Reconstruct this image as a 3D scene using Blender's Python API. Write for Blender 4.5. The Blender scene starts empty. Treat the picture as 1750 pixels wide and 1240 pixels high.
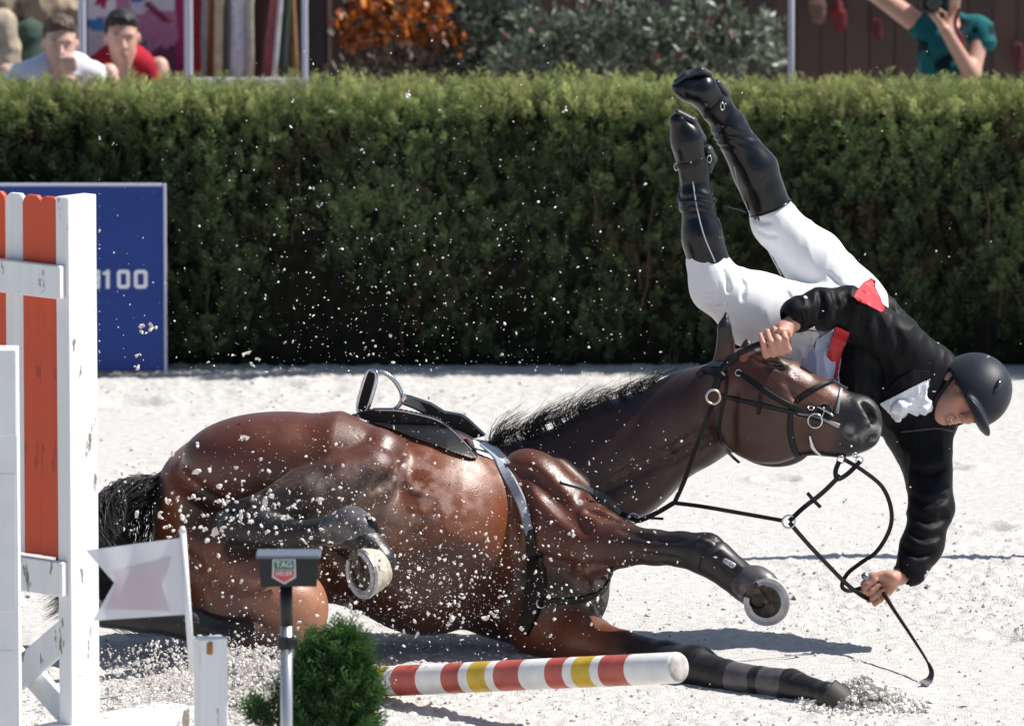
import bpy, math, random
import numpy as np
from mathutils import Vector, Matrix
from mathutils.bvhtree import BVHTree

random.seed(7)
RNG = np.random.default_rng(11)
scene = bpy.context.scene
COL = scene.collection

# ------------------------------------------------------------------ camera
FPX = 13714.0                      # focal length in pixels of a 1750 px wide frame
CX, CY = 875.0, 620.0
PITCH = math.radians(7.77)
CAM_Y, CAM_Z = -28.5, 5.015
cam_data = bpy.data.cameras.new("camera")
cam_data.sensor_width = 36.0
cam_data.lens = FPX * 36.0 / 1750.0
cam_data.clip_start = 0.5
cam_data.clip_end = 2000.0
cam_data.dof.use_dof = True
cam_data.dof.focus_distance = 29.0
cam_data.dof.aperture_fstop = 4.6
cam_data.dof.aperture_blades = 9
cam = bpy.data.objects.new("camera", cam_data)
cam.location = (0, CAM_Y, CAM_Z)
cam.rotation_euler = (math.pi / 2 - PITCH, 0, 0)
COL.objects.link(cam)
scene.camera = cam

# ------------------------------------------------------------------ light
SUN_DIR = Vector((0.60, 0.12, 0.79)).normalized()
SUN_ELEV = math.asin(SUN_DIR.z)
world = bpy.data.worlds.new("World")
scene.world = world
world.use_nodes = True
wn = world.node_tree
bg = wn.nodes["Background"]
sky = wn.nodes.new("ShaderNodeTexSky")
sky.sky_type = 'NISHITA'
sky.sun_disc = False
sky.sun_elevation = SUN_ELEV
sky.sun_rotation = math.atan2(SUN_DIR.x, SUN_DIR.y)
sky.air_density = 1.0
sky.dust_density = 1.0
wn.links.new(sky.outputs[0], bg.inputs[0])
bg.inputs[1].default_value = 0.065
sun_data = bpy.data.lights.new("sun", 'SUN')
sun_data.energy = 4.2
sun_data.angle = math.radians(0.53)
sun_data.color = (1.0, 0.955, 0.89)
sun = bpy.data.objects.new("sun", sun_data)
sun.rotation_euler = SUN_DIR.to_track_quat('Z', 'Y').to_euler()
sun.location = (6, 6, 14)
COL.objects.link(sun)
vs = scene.view_settings
vs.view_transform = 'Standard'
vs.look = 'None'
vs.gamma = 1.0
vs.use_curve_mapping = False
vs.exposure = 0.74
scene.render.engine = 'CYCLES'
scene.cycles.max_bounces = 4
scene.cycles.use_denoising = True

# ------------------------------------------------------------------ pixel <-> world
FWD = np.array([0, math.cos(PITCH), -math.sin(PITCH)])
UPV = np.array([0, math.sin(PITCH), math.cos(PITCH)])
RGT = np.array([1.0, 0, 0])
CAMP = np.array([0, CAM_Y, CAM_Z])
def ray(px, py):
    return FWD + (px - CX) / FPX * RGT - (py - CY) / FPX * UPV
def W(px, py, Y):
    d = ray(px, py)
    return CAMP + d * ((Y - CAM_Y) / d[1])
def MPP(Y):                        # metres per pixel at depth Y
    return (Y - CAM_Y) / math.cos(PITCH) / FPX
def G(px, py, z=0.0):              # the point on the ground (height z) seen at a pixel
    d = ray(px, py)
    return CAMP + d * ((z - CAM_Z) / d[2])
def row_ground(Y):
    c = np.array([0, Y, 0]) - CAMP
    return CY - (c @ UPV) / (c @ FWD) * FPX

# ------------------------------------------------------------------ noise
def _hash(i, j, k, seed):
    n = (i * 374761393 + j * 668265263 + k * 2147483647 + seed * 974634777) & 0xffffffff
    n = ((n ^ (n >> 13)) * 1274126177) & 0xffffffff
    n = (n ^ (n >> 16)) & 0xffffffff
    return n.astype(np.float64) / 4294967295.0
def vnoise(P, seed=0):
    P = np.asarray(P, float)
    I = np.floor(P).astype(np.int64)
    f = P - I
    f = f * f * (3 - 2 * f)
    out = 0
    for dx in (0, 1):
        for dy in (0, 1):
            for dz in (0, 1):
                w = (f[:, 0] if dx else 1 - f[:, 0]) * (f[:, 1] if dy else 1 - f[:, 1]) * (f[:, 2] if dz else 1 - f[:, 2])
                out = out + w * _hash(I[:, 0] + dx, I[:, 1] + dy, I[:, 2] + dz, seed)
    return out
def fbm(P, octv=3, seed=0):
    a, s, t = 0.5, 0, 0
    for o in range(octv):
        s = s + a * vnoise(np.asarray(P) * 2 ** o, seed + o * 17); t += a; a *= .5
    return s / t

# ------------------------------------------------------------------ materials
MATS = {}
def mat(name, color=(.5, .5, .5), rough=.5, spec=.5, metal=0, coat=0, sheen=0, bump=None, vary=None, attr=False, trans=0, sss=0, coat_rough=.1):
    """bump=(scale, strength, distance, stretch_xyz), vary=(scale, amount)"""
    if name in MATS: return MATS[name]
    m = bpy.data.materials.new(name); m.use_nodes = True
    nt = m.node_tree; b = nt.nodes["Principled BSDF"]
    b.inputs["Base Color"].default_value = (*color, 1)
    b.inputs["Roughness"].default_value = rough
    b.inputs["Specular IOR Level"].default_value = spec
    b.inputs["Metallic"].default_value = metal
    b.inputs["Coat Weight"].default_value = coat
    b.inputs["Coat Roughness"].default_value = coat_rough
    b.inputs["Sheen Weight"].default_value = sheen
    if sss:
        b.inputs["Subsurface Weight"].default_value = sss
        b.inputs["Subsurface Radius"].default_value = (1, .35, .2)
        b.inputs["Subsurface Scale"].default_value = .008
    src = None
    tc = nt.nodes.new("ShaderNodeTexCoord")
    if attr:
        a = nt.nodes.new("ShaderNodeAttribute"); a.attribute_name = "Col"; src = a.outputs["Color"]
    if vary:
        n = nt.nodes.new("ShaderNodeTexNoise"); n.inputs["Scale"].default_value = vary[0]; n.inputs["Detail"].default_value = 6
        nt.links.new(tc.outputs["Object"], n.inputs["Vector"])
        r = nt.nodes.new("ShaderNodeMapRange")
        r.inputs["To Min"].default_value = 1 - vary[1]; r.inputs["To Max"].default_value = 1 + vary[1]
        r.inputs["From Min"].default_value = .3; r.inputs["From Max"].default_value = .7
        nt.links.new(n.outputs["Fac"], r.inputs["Value"])
        mx = nt.nodes.new("ShaderNodeVectorMath"); mx.operation = 'SCALE'
        if src: nt.links.new(src, mx.inputs[0])
        else: mx.inputs[0].default_value = color
        nt.links.new(r.outputs[0], mx.inputs["Scale"]); src = mx.outputs[0]
    if src: nt.links.new(src, b.inputs["Base Color"])
    if bump:
        n = nt.nodes.new("ShaderNodeTexNoise"); n.inputs["Scale"].default_value = bump[0]; n.inputs["Detail"].default_value = 5
        vec = tc.outputs["Object"]
        if len(bump) > 3:
            mp = nt.nodes.new("ShaderNodeMapping"); mp.inputs["Scale"].default_value = bump[3]
            nt.links.new(vec, mp.inputs["Vector"]); vec = mp.outputs[0]
        nt.links.new(vec, n.inputs["Vector"])
        bp = nt.nodes.new("ShaderNodeBump"); bp.inputs["Strength"].default_value = bump[1]; bp.inputs["Distance"].default_value = bump[2]
        nt.links.new(n.outputs["Fac"], bp.inputs["Height"]); nt.links.new(bp.outputs[0], b.inputs["Normal"])
    if trans:
        t = nt.nodes.new("ShaderNodeBsdfTranslucent"); ms = nt.nodes.new("ShaderNodeMixShader"); ms.inputs[0].default_value = trans
        if src: nt.links.new(src, t.inputs[0])
        else: t.inputs[0].default_value = (*color, 1)
        nt.links.new(b.outputs[0], ms.inputs[1]); nt.links.new(t.outputs[0], ms.inputs[2])
        nt.links.new(ms.outputs[0], nt.nodes["Material Output"].inputs[0])
    MATS[name] = m
    return m

# ------------------------------------------------------------------ objects
BASE = {}
def link(o, parent=None, label=None, cat=None, group=None, kind=None):
    COL.objects.link(o)
    if parent is not None:
        o.parent = parent
        o.matrix_parent_inverse = Matrix.Translation(-Vector(BASE.get(parent.name, (0, 0, 0))))
    if label: o["label"] = label
    if cat: o["category"] = cat
    if group: o["group"] = group
    if kind: o["kind"] = kind
    return o
def thing(name, label, cat, loc, group=None):
    o = bpy.data.objects.new(name, None)
    o.empty_display_size = .1
    o.location = Vector([float(c) for c in loc])
    link(o, None, label, cat, group)
    BASE[o.name] = tuple(float(c) for c in loc)
    return o
def mesh_data(name, verts, faces, material=None, smooth=False, cols=None, mat_idx=None):
    me = bpy.data.meshes.new(name)
    verts = np.asarray(verts, np.float32).reshape(-1, 3)
    if isinstance(faces, np.ndarray):
        n, w = faces.shape
        me.vertices.add(len(verts)); me.vertices.foreach_set("co", verts.ravel())
        me.loops.add(n * w); me.loops.foreach_set("vertex_index", faces.astype(np.int32).ravel())
        me.polygons.add(n)
        me.polygons.foreach_set("loop_start", np.arange(0, n * w, w, dtype=np.int32))
        me.update(calc_edges=True)
    else:
        me.from_pydata([tuple(map(float, v)) for v in verts], [], [tuple(int(i) for i in f) for f in faces])
    if material is not None:
        for m in (material if isinstance(material, (list, tuple)) else [material]): me.materials.append(m)
    if mat_idx is not None: me.polygons.foreach_set("material_index", np.asarray(mat_idx, np.int32))
    me.polygons.foreach_set("use_smooth", np.full(len(me.polygons), bool(smooth)))
    if cols is not None:
        a = me.color_attributes.new("Col", 'FLOAT_COLOR', 'POINT')
        c = np.ones((len(verts), 4), np.float32); c[:, :3] = cols
        a.data.foreach_set("color", c.ravel())
    me.update()
    return me
def mk(name, verts, faces, material, parent=None, smooth=False, cols=None, mat_idx=None, **kw):
    o = bpy.data.objects.new(name, mesh_data(name, verts, faces, material, smooth, cols, mat_idx))
    return link(o, parent, **kw)
class MB:
    """collects simple shapes for ONE mesh"""
    def __init__(s): s.v = []; s.f = []
    def add(s, v, f):
        n = len(s.v); s.v += [tuple(map(float, p)) for p in v]; s.f += [tuple(i + n for i in q) for q in f]
    def box(s, c, size, R=None, taper=1.0, bev=0.0):
        x, y, z = [d / 2 for d in size]
        if bev > 0:
            b = bev; V = []; 
            for sx in (-1, 1):
                for sy in (-1, 1):
                    for sz in (-1, 1):
                        V += [(sx * (x - b), sy * (y - b), sz * z), (sx * (x - b), sy * y, sz * (z - b)), (sx * x, sy * (y - b), sz * (z - b))]
            me = bpy.data.meshes.new("tmp"); import bmesh
            bm = bmesh.new()
            for p in V: bm.verts.new(p)
            r = bmesh.ops.convex_hull(bm, input=bm.verts)
            bmesh.ops.dissolve_limit(bm, angle_limit=.01, verts=bm.verts, edges=bm.edges)
            bm.verts.index_update()
            V = [v.co[:] for v in bm.verts]; Fc = [[v.index for v in f.verts] for f in bm.faces]
            bm.free(); bpy.data.meshes.remove(me)
        else:
            V = [(sx * x * (taper if sz > 0 else 1), sy * y * (taper if sz > 0 else 1), sz * z) for sx in (-1, 1) for sy in (-1, 1) for sz in (-1, 1)]
            Fc = [(0, 1, 3, 2), (4, 6, 7, 5), (0, 4, 5, 1), (2, 3, 7, 6), (0, 2, 6, 4), (1, 5, 7, 3)]
        V = np.array(V)
        if R is not None: V = V @ np.array(R).T
        s.add(V + np.array(c), Fc)
    def tube(s, pts, rad, n=8, cap=True):
        P = np.array([np.asarray(p, float) for p in pts]); m = len(P)
        rad = np.full(m, rad) if np.isscalar(rad) else np.asarray(rad)
        T = np.gradient(P, axis=0); T /= np.linalg.norm(T, axis=1)[:, None] + 1e-12
        u = np.cross(T[0], [0, 0, 1.0])
        if np.linalg.norm(u) < .1: u = np.cross(T[0], [1.0, 0, 0])
        V = []
        for i in range(m):
            u = u - T[i] * (u @ T[i]); u /= np.linalg.norm(u); w = np.cross(T[i], u)
            for k in range(n):
                a = 2 * math.pi * k / n
                V.append(P[i] + rad[i] * (math.cos(a) * u + math.sin(a) * w))
        F = [(i * n + k, i * n + (k + 1) % n, (i + 1) * n + (k + 1) % n, (i + 1) * n + k) for i in range(m - 1) for k in range(n)]
        if cap: F += [tuple(range(n))[::-1], tuple((m - 1) * n + k for k in range(n))]
        s.add(V, F)
    def ribbon(s, pts, nrm, width, thick):
        """a strap: box section along pts, nrm = outward normals, width scalar or list"""
        P = np.array([np.asarray(p, float) for p in pts]); N = np.array([np.asarray(p, float) for p in nrm]); m = len(P)
        wd = np.full(m, width) if np.isscalar(width) else np.asarray(width)
        T = np.gradient(P, axis=0); T /= np.linalg.norm(T, axis=1)[:, None] + 1e-12
        V = []
        for i in range(m):
            n = N[i] - T[i] * (N[i] @ T[i]); n /= np.linalg.norm(n) + 1e-12
            b = np.cross(T[i], n); h = wd[i] / 2
            e = min(thick * .45, h * .4)
            V += [P[i] - b * h, P[i] - b * (h - e) + n * thick, P[i] + b * (h - e) + n * thick, P[i] + b * h]
        F = [(i * 4 + k, i * 4 + (k + 1) % 4, (i + 1) * 4 + (k + 1) % 4, (i + 1) * 4 + k) for i in range(m - 1) for k in range(4)]
        F += [(0, 1, 2, 3)[::-1], tuple((m - 1) * 4 + k for k in range(4))]
        s.add(V, F)
    def ring(s, c, axis, R, r, n=20, k=6, sx=1.0):
        ax = np.asarray(axis, float); ax /= np.linalg.norm(ax)
        u = np.cross(ax, [0, 0, 1.0]); u = u if np.linalg.norm(u) > .1 else np.cross(ax, [1.0, 0, 0]); u /= np.linalg.norm(u); w = np.cross(ax, u)
        V = []
        for i in range(n):
            a = 2 * math.pi * i / n; d = math.cos(a) * u * sx + math.sin(a) * w
            for j in range(k):
                b = 2 * math.pi * j / k
                V.append(np.asarray(c) + d * (R + r * math.cos(b)) + ax * r * math.sin(b))
        s.add(V, [(i * k + j, i * k + (j + 1) % k, ((i + 1) % n) * k + (j + 1) % k, ((i + 1) % n) * k + j) for i in range(n) for j in range(k)])
    def build(s, name, material, parent=None, smooth=False, **kw):
        return mk(name, s.v, s.f, material, parent, smooth, **kw)
def spline(pts, n=40):
    """Catmull-Rom through points (any dimension)"""
    P = np.array([np.asarray(p, float) for p in pts])
    Q = np.vstack([2 * P[0] - P[1], P, 2 * P[-1] - P[-2]])
    out = []
    seg = len(P) - 1
    for t in np.linspace(0, seg - 1e-9, n):
        i = int(t); f = t - i
        a, b, c, d = Q[i], Q[i + 1], Q[i + 2], Q[i + 3]
        out.append(.5 * ((2 * b) + (-a + c) * f + (2 * a - 5 * b + 4 * c - d) * f * f + (-a + 3 * b - 3 * c + d) * f ** 3))
    return np.array(out)
def unit(v):
    v = np.asarray(v, float); return v / (np.linalg.norm(v) + 1e-12)
def strands_mesh(lines, radii, n=3):
    """lines: list of (m,3) arrays; thin tapering tubes with n sides"""
    V = []; F = []; base = 0
    for L, r in zip(lines, radii):
        L = np.asarray(L); m = len(L)
        T = np.gradient(L, axis=0); T /= np.linalg.norm(T, axis=1)[:, None] + 1e-12
        u = np.cross(T, [0.3, -.8, .5]); u /= np.linalg.norm(u, axis=1)[:, None] + 1e-9
        w = np.cross(T, u)
        rr = r * np.linspace(1, .15, m)[:, None]
        ring = [L + rr * (math.cos(2 * math.pi * k / n) * u + math.sin(2 * math.pi * k / n) * w) for k in range(n)]
        V.append(np.stack(ring, 1).reshape(-1, 3))
        i = np.arange(m - 1)[:, None] * n; k = np.arange(n)[None]
        q = np.stack([i + k, i + (k + 1) % n, i + n + (k + 1) % n, i + n + k], -1).reshape(-1, 4) + base
        F.append(q); base += m * n
    return np.vstack(V), np.vstack(F)

# ------------------------------------------------------------------ smooth bodies (signed distance fields -> surface nets)
class Body:
    def __init__(s, h): s.ops = []; s.h = h
    def cone(s, a, ra, b, rb, k=.03, col=None, q=1.0, u=None, sub=False):
        s.ops.append(('c', np.asarray(a, float), float(ra), np.asarray(b, float), float(rb), k, col, q, None if u is None else unit(u), sub)); return s
    def ell(s, c, rad, axes, k=.03, col=None, sub=False):
        s.ops.append(('e', np.asarray(c, float), np.asarray(rad, float), np.array([unit(a) for a in axes]), None, k, col, 1.0, None, sub)); return s
    # pixel versions
    def pchain(s, pts, k=.03, col=None, q=1.0, u=FWD, sub=False):
        for a, b in zip(pts[:-1], pts[1:]):
            s.cone(W(*a[:3]), a[3] * MPP(a[2]), W(*b[:3]), b[3] * MPP(b[2]), k, col, q, u, sub)
        return s
    def pell(s, c, a, b, ang, cm, k=.03, col=None, sub=False, tilt=None):
        A = math.radians(ang); e1 = math.cos(A) * RGT - math.sin(A) * UPV; e2 = math.sin(A) * RGT + math.cos(A) * UPV; e3 = FWD
        if tilt:                       # swing the long axis into depth
            t = math.radians(tilt); e1, e3 = math.cos(t) * e1 + math.sin(t) * e3, -math.sin(t) * e1 + math.cos(t) * e3
        m = MPP(c[2]); s.ell(W(*c), (a * m, b * m, cm), (e1, e2, e3), k, col, sub); return s
    @staticmethod
    def dist(op, x, y, z):
        if op[0] == 'c':
            _, a, ra, b, rb, k, col, q, u, sub = op
            if q != 1.0:
                c0 = (a + b) / 2
                t = (q - 1) * ((x - c0[0]) * u[0] + (y - c0[1]) * u[1] + (z - c0[2]) * u[2])
                x = x + t * u[0]; y = y + t * u[1]; z = z + t * u[2]
                a = a + (q - 1) * u * ((a - c0) @ u); b = b + (q - 1) * u * ((b - c0) @ u)
            ba = b - a; L = ba @ ba + 1e-12
            h = np.clip(((x - a[0]) * ba[0] + (y - a[1]) * ba[1] + (z - a[2]) * ba[2]) / L, 0, 1)
            dx = x - a[0] - h * ba[0]; dy = y - a[1] - h * ba[1]; dz = z - a[2] - h * ba[2]
            return np.sqrt(dx * dx + dy * dy + dz * dz) - (ra + (rb - ra) * h)
        _, c, r, A, _, k, col, q, u, sub = op
        x = x - c[0]; y = y - c[1]; z = z - c[2]
        p = [(x * A[i, 0] + y * A[i, 1] + z * A[i, 2]) for i in range(3)]
        k0 = np.sqrt(sum((p[i] / r[i]) ** 2 for i in range(3)))
        k1 = np.sqrt(sum((p[i] / r[i] ** 2) ** 2 for i in range(3))) + 1e-9
        return k0 * (k0 - 1) / k1
    def bbox(s, op):
        if op[0] == 'c':
            m = max(op[2], op[4]); return np.minimum(op[1], op[3]) - m, np.maximum(op[1], op[3]) + m
        ext = np.sqrt(((op[3] * op[2][:, None]) ** 2).sum(0)); return op[1] - ext, op[1] + ext
    def field(s):
        bb = [s.bbox(o) for o in s.ops if not o[9]]
        lo = np.min([b[0] for b in bb], 0) - .03; hi = np.max([b[1] for b in bb], 0) + .03
        s.lo = lo; n = np.ceil((hi - lo) / s.h).astype(int) + 1
        s.V = np.full(n, 1.0, np.float32); s.n = n
        for o in s.ops: s.apply(o)
        return s
    def apply(s, o):
        k = o[5]; a, b = s.bbox(o); pad = k + 3 * s.h + .01
        i0 = np.maximum(((a - pad - s.lo) / s.h).astype(int), 0); i1 = np.minimum(((b + pad - s.lo) / s.h).astype(int) + 2, s.n)
        if (i1 <= i0).any(): return
        g = [(s.lo[d] + s.h * np.arange(i0[d], i1[d])).astype(np.float32) for d in range(3)]
        d = s.dist(o, g[0][:, None, None], g[1][None, :, None], g[2][None, None, :]).astype(np.float32)
        blk = s.V[i0[0]:i1[0], i0[1]:i1[1], i0[2]:i1[2]]
        if o[9]:
            d = -d; hh = np.maximum(k - np.abs(blk - d), 0) / k
            blk[...] = np.maximum(blk, d) + hh * hh * k * .25
        else:
            hh = np.maximum(k - np.abs(blk - d), 0) / k
            blk[...] = np.minimum(blk, d) - hh * hh * k * .25
    def surf(s, px, py, Y0=-1.6, Y1=2.4):
        """first surface point seen at a pixel (world), or None"""
        ts = np.linspace(Y0, Y1, 900); d = ray(px, py)
        P = CAMP + d * ((ts - CAM_Y) / d[1])[:, None]
        I = np.round((P - s.lo) / s.h).astype(int)
        ok = ((I >= 0) & (I < s.n)).all(1)
        v = np.full(len(ts), 1.0); v[ok] = s.V[I[ok, 0], I[ok, 1], I[ok, 2]]
        j = np.argmax(v < 0)
        return P[j] if v[j] < 0 else None
    def mesh(s, smooth_it=1):
        V = s.V; n = np.array(V.shape); S = V < 0
        acc = np.zeros(n - 1, np.int8)
        cs = [(i, j, k) for i in (0, 1) for j in (0, 1) for k in (0, 1)]
        for c in cs: acc += S[c[0]:n[0] - 1 + c[0], c[1]:n[1] - 1 + c[1], c[2]:n[2] - 1 + c[2]]
        act = np.argwhere((acc > 0) & (acc < 8))
        vid = np.full(n - 1, -1, np.int32); vid[act[:, 0], act[:, 1], act[:, 2]] = np.arange(len(act))
        cv = {c: V[act[:, 0] + c[0], act[:, 1] + c[1], act[:, 2] + c[2]] for c in cs}
        sm = np.zeros((len(act), 3)); ct = np.zeros(len(act))
        for c in cs:
            for ax in range(3):
                if c[ax]: continue
                e = list(c); e[ax] = 1; e = tuple(e)
                a, b = cv[c], cv[e]; m = (a < 0) != (b < 0)
                t = np.where(m, a / np.where(m, a - b, 1), 0)
                p = np.tile(np.array(c, float), (len(act), 1)); p[:, ax] = t
                sm[m] += p[m]; ct[m] += 1
        P = s.lo + s.h * (act + sm / ct[:, None])
        Q = []
        for ax in range(3):
            o1, o2 = (ax + 1) % 3, (ax + 2) % 3
            sl0 = [slice(1, -1)] * 3; sl1 = [slice(1, -1)] * 3
            sl0[ax] = slice(0, n[ax] - 1); sl1[ax] = slice(1, n[ax])
            A = S[tuple(sl0)]; B = S[tuple(sl1)]
            off = np.ones(3, int); off[ax] = 0
            for flip, msk in ((False, A & ~B), (True, ~A & B)):
                E = np.argwhere(msk) + off
                if not len(E): continue
                def at(d1, d2):
                    I = E.copy(); I[:, o1] -= d1; I[:, o2] -= d2
                    return vid[I[:, 0], I[:, 1], I[:, 2]]
                q = np.stack([at(0, 0), at(1, 0), at(1, 1), at(0, 1)], 1)
                Q.append(q[:, ::-1] if flip else q)
        Q = np.vstack(Q); Q = Q[(Q >= 0).all(1)]
        for _ in range(smooth_it):                        # light Laplacian pass
            acc2 = np.zeros_like(P); cn = np.zeros(len(P))
            for i in range(4):
                np.add.at(acc2, Q[:, i], P[Q[:, (i + 1) % 4]]); np.add.at(cn, Q[:, i], 1)
            P = .45 * P + .55 * acc2 / np.maximum(cn, 1)[:, None]
        s.P, s.Q = P, Q
        return P, Q
    def colors(s, default, soft=.014):
        P = s.P; num = np.zeros((len(P), 3)); den = np.full(len(P), 1e-9)
        for o in s.ops:
            if o[9]: continue
            col = o[6] if o[6] is not None else default
            d = s.dist(o, P[:, 0], P[:, 1], P[:, 2])
            w = np.exp(-np.clip(d, -.02, 1) / soft)
            num += w[:, None] * np.array(col); den += w
        return num / den[:, None]
    def normals(s):
        P, Q = s.P, s.Q; N = np.zeros_like(P)
        fn = np.cross(P[Q[:, 2]] - P[Q[:, 0]], P[Q[:, 3]] - P[Q[:, 1]])
        for i in range(4): np.add.at(N, Q[:, i], fn)
        return N / (np.linalg.norm(N, axis=1)[:, None] + 1e-12)
def crease(b, path, rps, k=.012, depth=0.0, n=10):
    """press a fold into the front of a smooth body along a pixel path"""
    sp = spline(path, n); rr = np.interp(np.linspace(0, 1, n), np.linspace(0, 1, len(rps)), rps) * MPP(.6)
    pts = [b.surf(*p) for p in sp]
    for i in range(n - 1):
        if pts[i] is None or pts[i + 1] is None or np.linalg.norm(pts[i] - pts[i + 1]) > .08: continue
        b.apply(('c', pts[i] + FWD * depth, rr[i], pts[i + 1] + FWD * depth, rr[i + 1], k, None, 1.0, None, True))
def bvh_of(P, Q):
    return BVHTree.FromPolygons([tuple(p) for p in P], [tuple(int(i) for i in q) for q in Q])
def proj(bvh, px, py):
    """where the line of sight through a pixel meets a surface: point, normal"""
    d = Vector(ray(px, py)).normalized()
    loc, nrm, idx, dist = bvh.ray_cast(Vector(CAMP), d)
    if loc is None: return None, None
    if nrm.dot(d) > 0: nrm = -nrm
    return np.array(loc), np.array(nrm)
def lay(bvh, pts, n=30, off=.004, Yfall=None):
    """a path of pixels laid onto a surface; where it runs past the outline it keeps the last depth. Points (px,py[,Y]) with Y are free."""
    P2 = spline([(p[0], p[1]) for p in pts], n)
    out = []; nr = []
    for p in P2:
        l, m = proj(bvh, *p)
        out.append(None if l is None else l + m * off); nr.append(m)
    good = [i for i in range(n) if out[i] is not None]
    if not good:
        Y = Yfall or 0; return np.array([W(p[0], p[1], Y) for p in P2]), np.array([-FWD] * n)
    for i in range(n):
        if out[i] is None:
            j = min(good, key=lambda g: abs(g - i)); out[i] = W(P2[i][0], P2[i][1], out[j][1] + .012 * min(abs(i - j), 4)); nr[i] = nr[j]
    out = np.array(out); nr = np.array(nr)
    for _ in range(2):
        out[1:-1] = (out[:-2] + 2 * out[1:-1] + out[2:]) / 4; nr[1:-1] = nr[:-2] + 2 * nr[1:-1] + nr[2:]
    return out, nr / (np.linalg.norm(nr, axis=1)[:, None] + 1e-9)

def inside(poly, X, Y):
    n = len(poly); c = np.zeros(X.shape, bool)
    for i in range(n):
        x0, y0 = poly[i]; x1, y1 = poly[(i + 1) % n]
        if y0 == y1: continue
        c ^= ((y0 > Y) != (y1 > Y)) & (X < (x1 - x0) * (Y - y0) / (y1 - y0) + x0)
    return c
def surf_patch(bvh, poly, off, thick, Ymiss, step=1.7, wr=0.0, wf=30, seed=1, even=3):
    """a sheet of cloth or leather that lies on a surface inside a pixel outline: verts, faces (closed, with thickness)"""
    P = np.array(poly, float); x0, y0 = P.min(0) - step; x1, y1 = P.max(0) + step
    gx_ = np.arange(x0, x1 + step, step); gy_ = np.arange(y0, y1 + step, step); X, Y = np.meshgrid(gx_, gy_, indexing='ij'); ins = inside(poly, X, Y)
    D = np.full(X.shape, np.nan)
    for i, j in np.argwhere(ins):
        l, n = proj(bvh, X[i, j], Y[i, j])
        if l is not None and l[1] < Ymiss: D[i, j] = l[1]
    D[ins & np.isnan(D)] = Ymiss
    for _ in range(even):                                # even the depths out
        Dm = np.where(ins, D, np.nan); acc = np.zeros_like(D); cnt = np.zeros_like(D)
        for dx, dy in ((0, 0), (1, 0), (-1, 0), (0, 1), (0, -1)):
            S = np.roll(np.roll(Dm, dx, 0), dy, 1); ok = ~np.isnan(S); acc[ok] += S[ok]; cnt[ok] += 1
        D = np.where(ins, acc / np.maximum(cnt, 1), np.nan)
    I = np.argwhere(ins); vid = np.full(X.shape, -1); vid[ins] = np.arange(len(I))
    top = np.array([W(X[i, j], Y[i, j], D[i, j] - off) for i, j in I])
    if wr: n_ = vnoise(top * wf, seed); top[:, 1] -= wr * ((1 - np.abs(2 * n_ - 1)) ** 2)
    bot = top + np.array([0, thick, 0]); N = len(top); F = []
    a, b, c, d = vid[:-1, :-1], vid[1:, :-1], vid[1:, 1:], vid[:-1, 1:]; ok = (a >= 0) & (b >= 0) & (c >= 0) & (d >= 0)
    Q = np.stack([a[ok], b[ok], c[ok], d[ok]], 1); ed = {}
    for q in Q:
        for k in range(4): ed[(q[k], q[(k + 1) % 4])] = 1
    side = [(p, q_, q_ + N, p + N) for (p, q_) in ed if (q_, p) not in ed]
    return np.vstack([top, bot]), np.vstack([Q, Q[:, ::-1] + N, np.array(side)])

# ================================================================== ground
def graded(lo, hi, fine, out_lo, out_hi, g=1.35):
    a = list(np.arange(lo, hi, fine)); s = fine
    while a[-1] < out_hi: s *= g; a.append(a[-1] + s)
    s = fine
    while a[0] > out_lo: s *= g; a.insert(0, a[0] - s)
    return np.array(a)
HEDGE_Y = float(G(875, 630)[1])
def churn(x, y):
    """0..1 how churned the sand is"""
    P = np.stack([x * .8, y * .5, 0 * x], 1)
    c = fbm(P, 2, 5)
    near = np.exp(-((x + .9) / 1.0) ** 2 - ((y + .9) / .9) ** 2)
    return np.clip((c - .38) * 2.2, .12, 1) + .7 * near
def ground_h(x, y):
    P = np.stack([x, y, 0 * x], 1)
    c = churn(x, y)
    n1 = fbm(P * 2.3, 2, 1) - .5
    n2 = fbm(P * 11, 2, 2) - .5
    n3 = vnoise(P * np.array([34, 30, 1]), 3)
    n4 = vnoise(P * np.array([58, 52, 1]), 9)
    h = .016 * n1 + .014 * n2 * c + c * (.013 * np.clip(n3 - .55, 0, 1) * 2 + .013 * np.clip(n4 - .5, 0, 1) * 2)
    h = h + .055 * np.exp(-((x - HEAP[0]) / .20) ** 2 - ((y - HEAP[1]) / .12) ** 2) * (.6 + .8 * n3) + .07 * np.exp(-((x - SPL[0]) / .30) ** 2 - ((y - SPL[1]) / .25) ** 2) * (.5 + n3)
    # hoof prints
    for hx, hy, r in PRINTS:
        d = np.hypot(x - hx, (y - hy)) / r
        h = h - .035 * np.exp(-(d * 1.3) ** 4) + .02 * np.exp(-((d - 1.15) / .3) ** 2) * vnoise(P * 30, 4)
    fade = np.exp(-np.maximum(np.abs(x) - 6, 0) / 3) * np.exp(-np.maximum(np.abs(y - 3) - 9, 0) / 3)
    return h * fade
HEAP = G(1475, 1186); SPL = G(410, 1165)
PRINTS = [(G(px, py)[0], G(px, py)[1], r) for px, py, r in
          [(225, 690, .16), (300, 1000, .10), (1720, 1090, .11), (480, 660, .15), (1240, 690, .14), (1620, 800, .12), (1010, 670, .14), (1330, 820, .10), (1500, 640, .2), (1690, 905, .12)]]
gx = graded(-2.6, 2.6, .0155, -320, 320)
gy = np.concatenate([np.arange(-1.75, 2.2, .0155), np.arange(2.2, HEDGE_Y + .1, .03)])
gy = list(gy); s_ = .03
while gy[-1] < 700: s_ *= 1.35; gy.append(gy[-1] + s_)
s_ = .0155
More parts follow.
